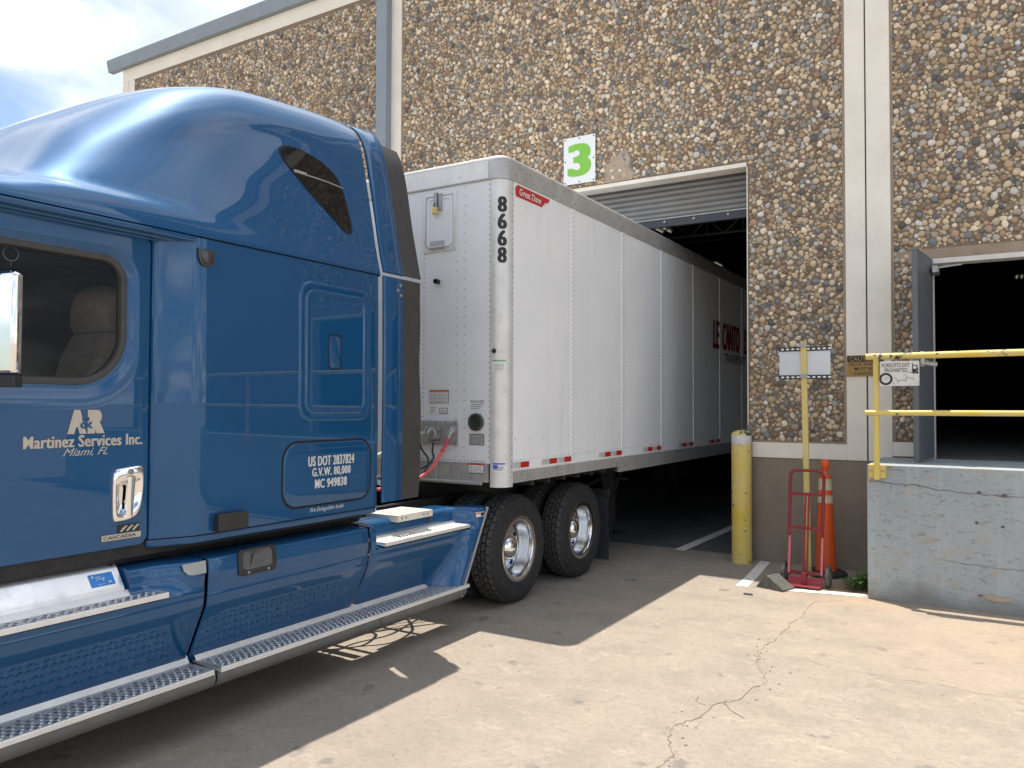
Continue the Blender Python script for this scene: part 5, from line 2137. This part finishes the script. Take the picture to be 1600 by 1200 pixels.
TOPLOW = [(-3.809, .803), (-3.82, .806), (-4.0, .806)]
for fn in (lambda p_: p_, mir):
    near = fn((0, 0, 0))[0] == 0
    # front panel with the tank and its step
    q = fairing(fn, .92, 2.922, zlow, TOPLOW, 'x')
    rows = [[fn((-4.06, 2.5135, z)) for z in [.802, .815, .84, .87, .90, .93, .95] + [z for x, z in TOPX]]]
    for i in range(13):
        y = 2.515 + (2.922 - 2.515) * i / 12
        e = .012 if i == 12 else 0
        k = 1 - sstep(2.60, 2.86, y)
        r_ = [(-3.806 - e, y, .802)]
        for z in (.815, .84, .87, .90, .93, .95):
            kk = k * sstep(.80, .86, z) 
            r_.append((PF(z) - e - .085 * kk, y, z))
        for x, z in TOPX:
            r_.append((x - e - .085 * k, y, z))
        rows.append([fn(p_) for p_ in r_])
    q.grid(rows)
    fa = q.build('chassis_fairing', M['blue'], tk, smooth=50)
    q = MB()
    pr_ = [(-3.912, .842), (-3.914, .868), (-3.918, .884), (-3.930, .902), (-3.985, .975), (-3.995, .986), (-4.012, .995), (-4.04, 1.0), (-4.25, 1.005)]
    q.grid([[fn((x, y, z)) for x, z in pr_] for y in (.92, 1.3, 1.7, 2.1, 2.48, 2.497)])
    q.grid([[fn((x, y, z)) for x, z in ((p_[0] + .0, p_[1]) for p_ in pr_)] for y in (2.497, 2.50)])
    q.grid([[fn((x - i_, 2.50 + i_ * .4, z - i_)) for x, z in pr_] for i_ in (0, .02)])
    tank = q.build('tank_cover', M['tank'], tk, smooth=40)
    if near:
        q = MB()
        b = [(-3.9105, .8905), (-3.9165, .912), (-3.928, .936), (-3.9415, .953)]
        ty0, ty1 = 2.335, 2.462
        tpr = [(-3.9345, .908), (-3.9485, .9266), (-3.9660, .950), (-3.9775, .9652)]
        tp = [(x + .0025, z + .001) for x, z in tpr]
        q.grid([[(x, y, z) for x, z in tp] for y in (ty0, ty1)], 0)
        tp2 = [(x + .0042, z + .002) for x, z in tpr]

        def ST(t, s_):
            """point on the sticker: t along the truck, s_ up the curve 0..1"""
            i = min(2, int(s_ * 3))
            w = s_ * 3 - i
            return (tp2[i][0] + (tp2[i + 1][0] - tp2[i][0]) * w, ty0 + (ty1 - ty0) * t, tp2[i][1] + (tp2[i + 1][1] - tp2[i][1]) * w)
        for (ch, a0, a1, b0, b1) in (('F', .10, .20, .62, .82), ('T', .48, .62, .36, .56), ('A', .72, .88, .14, .34)):
            put_text(q, ch, (a0, a1, b0, b1), ST, 1, bold=.03)
        for k in range(9):
            a, b_ = random.uniform(.2, .5), random.uniform(.45, .75)
            q.face([q.add(ST(a, b_)), q.add(ST(a + .07, b_)), q.add(ST(a + .05, b_ + .08))], 1)
        q.grid([[ST(t, s_) for t in (.25, .55)] for s_ in (.12, .15)], 1)
        q.build('fuel_tax_sticker', [M['blue_sticker'], M['paper']], tank, smooth=0)
        q = MB()
        q.grid([[(x + .002, y, z) for x, z in ((-3.9125, .846), (-3.9127, .850))] for y in (1.0, 2.49)])
        q.grid([[(x + .003, y, z) for x, z in ((-3.9125, .853), (-3.9127, .860))] for y in (2.24, 2.42)])
        q.lathe([(.008, 0), (0, .003)], (-4.0, 2.475, .995), (.6, 0, .8), 10)
        q.build('tank_seam', M['gap'], tank, smooth=0)
        # little bright latch at the rear corner
        q = MB()
        o_ = [(2.765, .966), (2.775, .930), (2.80, .905), (2.84, .897), (2.918, .897), (2.918, .966)]
        q.rings([[(float(PF(b)) + d_, a, b) for a, b in o_] for d_ in (.001, .007)], cap1=True)
        q.build('fairing_latch', M['alu'], fa, smooth=0)
    # middle panel with a pocket
    q = fairing(fn, 2.942, 4.285, zfull, TOPX, 'x')
    fb = q.build('chassis_fairing', M['blue'], tk, smooth=50)
    if near:
        q = MB()
        oo = lambda i_: rrect(3.140 + i_, 3.425 - i_, .832 + i_, .985 - i_ * .4, .025, 4)
        q.rings([[(float(PF(min(b, .95))) + d_, a, b) for a, b in oo(i_)] for i_, d_ in ((0, -.004), (0, .010), (.006, .013), (.028, .013), (.032, .006))])
        pk = q.build('pocket_frame', M['black'], fb, smooth=40)
        q = MB()
        q.rings([[(float(PF(min(b, .95))) + d_, a, b) for a, b in oo(i_)] for i_, d_ in ((.030, .007), (.045, .003), (.06, .002))], cap1=True)
        q.grid([[(float(PF(.9)) + .004 + .012 * k_, 3.245 + .03 * k_ + dy, z) for dy in (-.03, .03)] for z, k_ in ((.86, 0), (.90, .6), (.955, 1))])
        q.build('pocket_liner', pbr('pocket_grey', (.10, .105, .11), .55), pk, smooth=40)
        q = MB()
        for a in (3.21, 3.36):
            q.lathe([(.009, 0), (.007, .004), (0, .005)], (float(PF(.847)) + .013, a, .847), (1, 0, 0), 10)
        q.build('screw', M['steel'], pk)
    # rear panel: notch with a step, edge flaring out round the wheel
    q = MB()
    yend = lambda z: 5.36 + (z - .30) * .56
    rows = []
    for i in range(27):
        t = i / 26
        r_ = []
        for z in zlow:
            ye = yend(z)
            y = 4.305 + (ye - 4.305) * (t if t < 1 else 1)
            fl = sstep(ye - .30, ye - .06, y) ** 1.4
            x = PF(z) * (1 - fl) + (-3.752) * fl - (.012 if i == 0 else 0)
            r_.append(fn((x, y, z)))
        rows.append(r_)
    q.grid(rows)
    # returns above the step: lead-in corner, back wall, rear horn
    ztop = [.80, .84, .88, .92, .95]
    rows = []
    for y in (4.305, 4.31, 4.36, 4.405, 4.43):
        dep = sstep(4.37, 4.43, y) * .15
        rows.append([fn((PF(z) - dep * sstep(.80, .83, z) - (.012 if y == 4.305 else 0), y, z)) for z in ztop] + [fn((x - dep, y, z)) for x, z in TOPX])
    for y in (4.46, 4.9, 5.3, 5.50):
        rows.append([fn((-3.81 if k_ == 0 else -3.955, y, z)) for k_, z in enumerate(ztop)] + [fn((x - .15, y, z)) for x, z in TOPX])
    for y in (5.54, 5.58, 5.62, 5.66, 5.70):
        dep = (1 - sstep(5.50, 5.60, y)) * .15
        r_ = []
        for z in ztop:
            ye = yend(z) + .0
            yy = min(y, ye) if y < 5.70 else ye
            fl = sstep(ye - .30, ye - .06, yy) ** 1.4
            r_.append(fn((PF(z) * (1 - fl) - 3.752 * fl - dep * sstep(.80, .83, z), yy, z)))
        ye = yend(.96)
        yy = y if y < 5.70 else ye
        fl = sstep(ye - .30, ye - .06, yy) ** 1.4
        for x, z in TOPX:
            r_.append(fn(((x + .05 * fl) - dep, yy, z)))
        rows.append(r_)
    q.grid(rows)
    fc = q.build('chassis_fairing', M['blue'], tk, smooth=50)
    q = MB()
    pts = [(-3.755, yend(z) + .008, z) for z in [.27 + (.965 - .27) * k / 12 for k in range(13)]]
    q.tube([fn(p_) for p_ in pts], .013, 8)
    q.grid([[fn((x, yend(z) + .004, z)) for z in [.27 + .05 * k for k in range(14)]] for x in (-3.757, -4.0)])
    q.build('edge_trim', pbr('grey_edge', (.30, .30, .28), .6) if near else M['valance'], fc, smooth=40)
    if near:
        q = MB()
        mp_ = lambda a, b: (-3.748 + .004 if False else float(PF(.9)) * (1 - sstep(yend(b) - .30, yend(b) - .06, a) ** 1.4) - 3.752 * sstep(yend(b) - .30, yend(b) - .06, a) ** 1.4 + .004, a, b)
        q.grid([[mp_(a, b) for a in (5.575, 5.60, 5.63, 5.66, 5.68)] for b in (.895, .935)], 0)
        q.grid([[tuple(np.add(mp_(a, b), (.001, 0, 0))) for a in (5.58, 5.60, 5.622)] for b in (.917, .931)], 1)
        q.grid([[tuple(np.add(mp_(a, b), (.001, 0, 0))) for a in (5.628, 5.65, 5.675)] for b in (.90, .930)], 2)
        q.build('warning_label', [M['paper'], M['orangeink'], M['ink']], fc, smooth=0)

    # steps: flat plate with pressed grips, bright nosing
    def step(name, y0, y1, xi, xo, z, rowsx, up, parent, mat='tread', lip=.028):
        q = MB()
        nseg = max(2, int((y1 - y0) / .2))
        ys = [y0 + (y1 - y0) * i / nseg for i in range(nseg + 1)]
        q.grid([[fn((x, y, zz_)) for x, zz_ in ((xi - .004, z + up + .014), (xi + .002, z + up + .016), (xi + .024, z + .008), (xi + .030, z))] for y in ys], 1)
        q.grid([[fn((x, y, zz_)) for x, zz_ in ((xi + .030, z), (xo - .012, z))] for y in ys], 0)
        q.grid([[fn((x, y, zz_)) for x, zz_ in ((xo - .012, z), (xo - .003, z - .001), (xo, z - .005), (xo, z - lip), (xo - .02, z - lip - .002))] for y in ys], 1)
        for e in (y0, y1):
            ids = [q.add(fn((x, e, zz_))) for x, zz_ in ((xi, z), (xo, z - .005), (xo, z - lip), (xi, z - .01))]
            q.face(ids, 1)
        n = int((y1 - y0 - .04) / .042)
        for i in range(n):
            for r_, xr in enumerate(rowsx):
                y = y0 + .03 + i * .042 + (.021 if r_ % 2 else 0)
                if y > y1 - .02:
                    continue
                x = xi + (xo - xi) * xr
                R0, hh = .0125, .006
                big = r_ % 2 == 1
                b = len(q.v)
                for t in range(6):
                    q.add(fn((x + R0 * .8 * math.cos(t * PI / 3), y + R0 * math.sin(t * PI / 3), z + .0005)))
                q.add(fn((x, y - .003, z + hh)))
                for t in range(6):
                    q.face((b + t, b + (t + 1) % 6, b + 6), 0)
                if big or i % 2 == 0:
                    b = len(q.v)
                    for t in range(6):
                        q.add(fn((x + .007 * math.cos(t * PI / 3) + .004, y + .019 + .010 * math.sin(t * PI / 3), z + .0012)))
                    q.face(range(b, b + 6), 2)
        return q.build(name, [M[mat], M['steplip'], M['hole']], parent, smooth=25)

    step('step', .92, 2.665, -3.912, -3.775, .842, (.40, .62, .84), .012, fa)
    step('step', .92, 2.930, -3.985, -3.735, .362, (.28, .45, .62, .78, .90), .030, fa)
    step('step', 2.975, 5.445, -3.985, -3.735, .362, (.28, .45, .62, .78, .90), .030, fb)
    step('step', 4.44, 5.53, -3.955, -3.790, .842, (.4, .65, .85), .006, fc, 'deck')
    for ya, yb in ((.92, 2.952), (2.962, 4.340), (4.346, 5.42)):
        q = MB()
        pr2 = [(-3.757, .333), (-3.738, .331), (-3.736, .310), (-3.742, .285), (-3.760, .262), (-3.79, .247), (-3.84, .240), (-4.02, .238)]
        ys = [ya, ya + .012] + [ya + (yb - ya) * i / 6 for i in range(1, 6)] + [yb - .012, yb]
        q.grid([[fn((x - (.014 if i in (0, len(ys) - 1) else 0), y - (.05 * (.33 - z) * 4 if (yb > 5.3 and i >= len(ys) - 2) else 0), z)) for x, z in pr2] for i, y in enumerate(ys)])
        q.build('lower_valance', M['valance'], tk, smooth=40)

# cab shell ahead of the doors (mostly beyond the picture): pillars, windscreen, bonnet, front wheels
q = MB()
hs = []
for (y, hw, zt, zb) in ((1.35, 1.07, 1.95, 1.05), (.75, 1.05, 1.86, .95), (.2, .98, 1.78, .75), (-.5, .93, 1.66, .62), (-1.1, .86, 1.48, .55), (-1.32, .80, 1.30, .50)):
    hs.append([(TXC + hw * cx, y, zb + (zt - zb) * cz) for cx, cz in ((1, 0), (1.0, .35), (.99, .65), (.93, .88), (.75, .97), (.4, 1), (0, 1), (-.4, 1), (-.75, .97), (-.93, .88), (-.99, .65), (-1, .35), (-1, 0))])
q.grid(hs)
q.face([q.add(p_) for p_ in hs[-1]])
hood = q.build('bonnet', M['blue'], tk, smooth=50)
q = MB()
q.box(TXC - .55, TXC + .55, -1.36, -1.325, .62, 1.22)
q.build('grille', M['chrome'], hood, smooth=0, bevel=.02)
for s_ in (-1, 1):
    q = MB()
    q.lathe([(.13, 0), (.12, .05), (0, .07)], (TXC + s_ * .72, -1.26, 1.0), (s_ * .3, -1, .1), 20)
    q.build('headlight', M['chrome'], hood)
q = MB()
q.box(TXC - 1.15, TXC + 1.15, -1.52, -1.30, .28, .60)
q.build('bumper', M['chrome'], tk, smooth=0, bevel=.05)
q = MB()
q.grid([[(TXC + s_ * w_, y, z) for s_ in (-1, -.5, 0, .5, 1)] for w_, y, z in ((1.03, .78, 1.86), (1.0, .95, 2.3), (.97, 1.14, 2.80))])
q.build('windscreen', M['darkglass'], tk)
q = MB()
for fn in (lambda p_: p_, mir):
    q.grid([[fn((x, y, z)) for x in (-3.99, -3.96)] + [fn((-3.965, y + .3 if y + .3 < 1.36 else 1.358, z))] for y, z in ((.76, 1.86), (.94, 2.3), (1.12, 2.78))])
    q.grid([[fn((-3.965, y, z)) for z in (1.05, 1.9)] for y in (.7, 1.355)])
q.build('cab_pillar', M['blue'], tk, smooth=30)
q = MB()
q.box(-6.08, -3.99, 1.0, 1.06, 1.10, 1.70)
q.box(-6.05, -4.05, 3.45, 3.47, 1.10, 2.76)
q.box(-6.05, -4.05, 1.06, 3.45, 2.72, 2.74)
q.box(-6.05, -4.05, 1.06, 3.45, 1.10, 1.14)
q.box(-6.05, -6.03, 2.66, 3.45, 1.14, 2.72)
q.box(-4.07, -4.05, 2.66, 3.45, 1.14, 2.72)
q.build('cab_lining', M['dark'], tk, smooth=0)

# passenger seat
def seat_loft(secs):
    q = MB()
    outs = []
    for (cx, cy, cz, hw, hd_) in secs:
        o_ = []
        for k in range(20):
            t = k * PI / 10
            c_, s_ = math.cos(t), math.sin(t)
            o_.append((cx + hw * math.copysign(abs(c_) ** .55, c_), cy + hd_ * math.copysign(abs(s_) ** .6, s_), cz))
        outs.append(o_)
    q.rings(outs, cap0=True, cap1=True)
    return q


q = seat_loft([(-4.38, 2.49, 1.55, .25, .10), (-4.38, 2.53, 1.75, .275, .10), (-4.385, 2.56, 1.95, .275, .095), (-4.39, 2.585, 2.10, .255, .085), (-4.39, 2.605, 2.20, .215, .075), (-4.39, 2.615, 2.245, .195, .066)])
st = q.build('passenger_seat', M['seat'], tk, smooth=60)
q = seat_loft([(-4.39, 2.608, 2.25, .180, .055), (-4.39, 2.600, 2.30, .190, .075), (-4.39, 2.602, 2.40, .188, .075), (-4.39, 2.612, 2.47, .170, .066), (-4.39, 2.622, 2.51, .13, .05), (-4.39, 2.63, 2.525, .06, .025)])
q.build('headrest', M['seat'], st, smooth=60)
q = seat_loft([(-4.38, 2.25, 1.42, .27, .26), (-4.38, 2.25, 1.50, .28, .28), (-4.38, 2.26, 1.55, .26, .26)])
q.build('seat_cushion', M['seat'], st, smooth=60)
for xs in (-4.12,):
    q = seat_loft([(xs - .02, 2.43, 1.60, .05, .08), (xs - .02, 2.46, 1.85, .055, .08), (xs - .03, 2.49, 2.0, .05, .07), (xs - .05, 2.52, 2.10, .03, .05)])
    q.build('seat_bolster', M['seat'], st, smooth=60)

# chrome mirror
q = MB()
q.obox((-3.75, 1.745, 2.20), (.126, .0615, 0), (.0132, -.027, 0), (0, 0, .225))
mr = q.build('wing_mirror', M['chrome'], tk, smooth=35, bevel=.022, seg=5)
q = MB()
q.obox((-3.75, 1.75, 1.945), (.120, .0585, 0), (.012, -.025, 0), (0, 0, .026))
q.tube([(-3.75, 1.78, 1.945), (-3.97, 1.55, 1.90)], .022, 8)
q.tube([(-3.77, 1.79, 2.30), (-3.97, 1.55, 2.33)], .018, 8)
q.build('mirror_bracket', M['black'], mr, smooth=40, bevel=.006)

# hanging charm inside the window
ch_ = thing('hanging_charm', 'small clear charm on a ring hanging inside the truck side window', 'charm', (-4.06, 1.98, 2.40))
q = MB()
q.tube([(-4.06 + .0 * t, 1.975 + .035 * math.cos(t * PI / 8), 2.575 + .035 * math.sin(t * PI / 8)) for t in range(16)], .0022, 6, closed=True)
q.build('ring', M['steel'], ch_)
q = MB()
q.tube([(-4.06, 1.975, 2.54), (-4.06, 1.975, 2.51)], .0015, 5)
q.lathe([(0, 0), (.008, -.02), (.013, -.045), (.012, -.06), (0, -.07)], (-4.06, 1.975, 2.51), (0, 0, 1), 12)
q.build('drop', M['chrome'], ch_)

# ------------------------------------------------ wheels
WX, WY, WZ, TR = -3.80, 6.39, .502, .507
q = MB()
q.lathe([(.262, -.02), (.302, -.014), (.309, -.016), (.307, -.024), (.292, -.030), (.283, -.045), (.279, -.09), (.274, -.15), (.266, -.178), (.245, -.190), (.20, -.196), (.165, -.192), (.150, -.188), (.1, -.188)], (WX, WY, WZ), (1, 0, 0), 56)
q.lathe([(.309, -.016), (.309, -.05), (.29, -.06), (.285, -.25)], (WX, WY, WZ), (1, 0, 0), 40)
for k in range(10):
    t = k * PI / 5 + .1
    cx_, cz_ = .145 * math.cos(t), .145 * math.sin(t)
    q.lathe([(.019, -.19), (.019, -.165), (.012, -.155), (0, -.155)], (WX, WY + cx_, WZ + cz_), (1, 0, 0), 6)
wheel = q.build('wheel', M['alu'], tk, smooth=35, origin=(WX, WY, WZ))
q = MB()
q.lathe([(.128, -.19), (.126, -.14), (.118, -.118), (.095, -.088), (.06, -.070), (.03, -.064), (0, -.062)], (WX, WY, WZ), (1, 0, 0), 40)
q.build('hub_cap', M['chrome'], wheel, smooth=50)
q = MB()
for k in range(5):
    t = k * 2 * PI / 5 + .4
    cx_, cz_ = .215 * math.cos(t), .215 * math.sin(t)
    q.lathe([(.026, -.1905), (0, -.1905)], (WX + .0005, WY + cx_, WZ + cz_), (1, 0, 0), 14)
q.build('hand_hole', M['gap'], wheel, smooth=0)
q = MB()
q.lathe([(.298, -.035), (.304, -.015), (.320, -.006), (.36, -.001), (.40, 0.0), (.44, -.004), (.468, -.014), (.484, -.026), (.493, -.040), (.495, -.06), (.495, -.22), (.493, -.24), (.484, -.254), (.44, -.276), (.40, -.280), (.36, -.279), (.31, -.27), (.298, -.25)], (WX, WY, WZ), (1, 0, 0), 84)
q.lathe([(.436, -.0035), (.438, .0005), (.442, -.0035)], (WX, WY, WZ), (1, 0, 0), 84)
q.lathe([(.335, -.004), (.337, -.0005), (.341, -.003)], (WX, WY, WZ), (1, 0, 0), 84)
cols = [(-.030, -.070), (-.081, -.115), (-.126, -.154), (-.165, -.199), (-.210, -.250)]
NR = 42
for ci, (a0, a1) in enumerate(cols):
    for k in range(NR):
        t0 = (k + (.5 if ci % 2 else 0)) * 2 * PI / NR
        t1 = t0 + 2 * PI / NR * .80
        rows_ = []
        ids = []
        rtop = TR - (.006 if ci in (0, 4) else 0)
        for rd_ in (.492, rtop):
            for (aa, tt) in ((a0, t0), (a1, t0 + (.02 if ci % 2 else -.02)), (a1, t1 + (.02 if ci % 2 else -.02)), (a0, t1)):
                rr3 = rd_ - (.010 if (ci == 0 and aa == a0 and rd_ > .495) or (ci == 4 and aa == a1 and rd_ > .495) else 0)
                ids.append(q.add((WX + aa, WY + rr3 * math.cos(tt), WZ + rr3 * math.sin(tt))))
        for fc_ in ((4, 5, 6, 7), (0, 1, 5, 4), (1, 2, 6, 5), (2, 3, 7, 6), (3, 0, 4, 7)):
            q.face([ids[i] for i in fc_], 1 if fc_ == (4, 5, 6, 7) else 0)
q.build('tyre', [M['rubber'], M['treadblock']], wheel, smooth=35, origin=(WX, WY, WZ))
for (dx, dy) in ((-.335, 0), (0, 1.31), (-.335, 1.31), (-2.16, 0), (-1.825, 0), (-2.16, 1.31), (-1.825, 1.31)):
    copy_tree(wheel, tk, (dx, dy, 0))
for sgn in (1, -1):
    x = TXC + sgn * 1.18
    q = MB()
    q.lathe([(.30, 0), (.40, .0), (.48, -.02), (.505, -.06), (.505, -.22), (.48, -.26), (.40, -.28), (.30, -.28), (.28, -.08), (.12, -.04), (0, .02)], (x, -.15, .505), (sgn, 0, 0), 40)
    q.build('front_wheel', M['rubber'], tk, smooth=40)

# mud flaps
for (x0, x1) in ((-4.43, -3.835), (-6.205, -5.61)):
    q = MB()
    q.grid([[(x, 8.43 + .012 * math.sin(z * 6) + .03 * sstep(.4, .05, z) if False else 8.43 + .012 * math.sin(z * 6), z) for x in (x0, x1)] for z in [.055 + (.80 - .055) * k / 8 for k in range(9)]])
    q.grid([[(x, 8.437 + .012 * math.sin(z * 6), z) for x in (x0, x1)] for z in [.055 + (.80 - .055) * k / 8 for k in range(9)]])
    q.grid([[(x1, 8.43 + d_ + .012 * math.sin(z * 6), z) for d_ in (0, .007)] for z in [.055 + (.80 - .055) * k / 8 for k in range(9)]])
    mf = q.build('mud_flap', pbr('mud_flap_rubber', (.03, .036, .042), .6), tk, smooth=40)
    q = MB()
    q.box(x0 - .15 if x0 > -5 else x0, x1 + .02 if x0 > -5 else x1 + .15, 8.40, 8.445, .79, .875)
    q.build('hanger_bar', M['steel'] if False else M['frame'], mf, smooth=0, bevel=.006)

# ------------------------------------------------ air and electric lines between truck and trailer
def spline(P, k=8):
    out = []
    n = len(P)
    for i in range(n - 1):
        p0, p1, p2, p3 = P[max(0, i - 1)], P[i], P[i + 1], P[min(n - 1, i + 2)]
        for j in range(k):
            t = j / k
            out.append(tuple(.5 * (2 * p1[c_] + (p2[c_] - p0[c_]) * t + (2 * p0[c_] - 5 * p1[c_] + 4 * p2[c_] - p3[c_]) * t * t + (3 * p1[c_] - p0[c_] - 3 * p2[c_] + p3[c_]) * t ** 3) for c_ in range(3)))
    out.append(P[-1])
    return out


q = MB()
rh = spline([(-4.215, 5.785, 1.545), (-4.225, 5.75, 1.47), (-4.25, 5.68, 1.36), (-4.29, 5.58, 1.25), (-4.38, 5.40, 1.16), (-4.55, 5.1, 1.13), (-4.75, 4.7, 1.3), (-4.8, 4.45, 1.5)])
q.tube(rh, .0165, 10)
ah = tag(q.build('air_hose', M['red_hose']), 'red air hose looping down from the coupling on the trailer front', 'hose')
q = MB()
q.tube(rh[:9], .021, 10)
q.tube(rh[10:12], .022, 10)
q.build('spring_guard', M['pinkpaint'] if False else pbr('hose_sleeve', (.42, .05, .10), .5), ah)
q = MB()
q.tube(spline([(-4.39, 5.80, 1.50), (-4.385, 5.78, 1.42), (-4.36, 5.76, 1.36), (-4.40, 5.65, 1.28), (-4.6, 5.3, 1.2), (-4.85, 4.45, 1.5)]), .009, 8)
tag(q.build('electric_cable', M['cable']), 'thin black cable dropping from the grey trailer light socket', 'cable')
q = MB()
q.tube(spline([(-4.475, 5.79, 1.59), (-4.55, 5.74, 1.57), (-4.62, 5.6, 1.50), (-4.8, 5.2, 1.35), (-4.95, 4.45, 1.6)]), .018, 10)
tag(q.build('air_hose', pbr('pale_hose', (.42, .50, .40), .5)), 'pale green hose leading left from the trailer socket behind the black flap', 'hose')
q = MB()
q.tube(spline([(-4.55, 5.80, 1.52), (-4.50, 5.77, 1.44), (-4.40, 5.74, 1.34), (-4.38, 5.6, 1.22), (-4.5, 5.3, 1.1), (-4.8, 4.45, 1.3)]), .009, 8)
tag(q.build('electric_cable', M['cable']), 'black cable slanting from the flap edge to the foot of the connector plate', 'cable')

for pts in ([(-4.5, 4.46, 1.25), (-4.42, 4.7, .80), (-4.30, 5.0, .62), (-4.38, 5.35, .70), (-4.5, 5.7, .9)],
            [(-4.55, 4.46, 1.15), (-4.35, 4.62, .72), (-4.16, 4.85, .66), (-4.25, 5.2, .78), (-4.5, 5.45, .86)],
            [(-4.52, 4.5, .95), (-4.28, 4.66, .55), (-4.34, 4.9, .50), (-4.5, 5.0, .80)]):
    q = MB()  # added low behind the cab to throw curly shadows on the lit ground
    q.tube(spline(pts), .014, 8)
    tag(q.build('air_hose', M['cable']), 'added black hose under the deck plate, hung low to cast curly shadows', 'hose', 'added shadow-casting hoses under the deck plate')
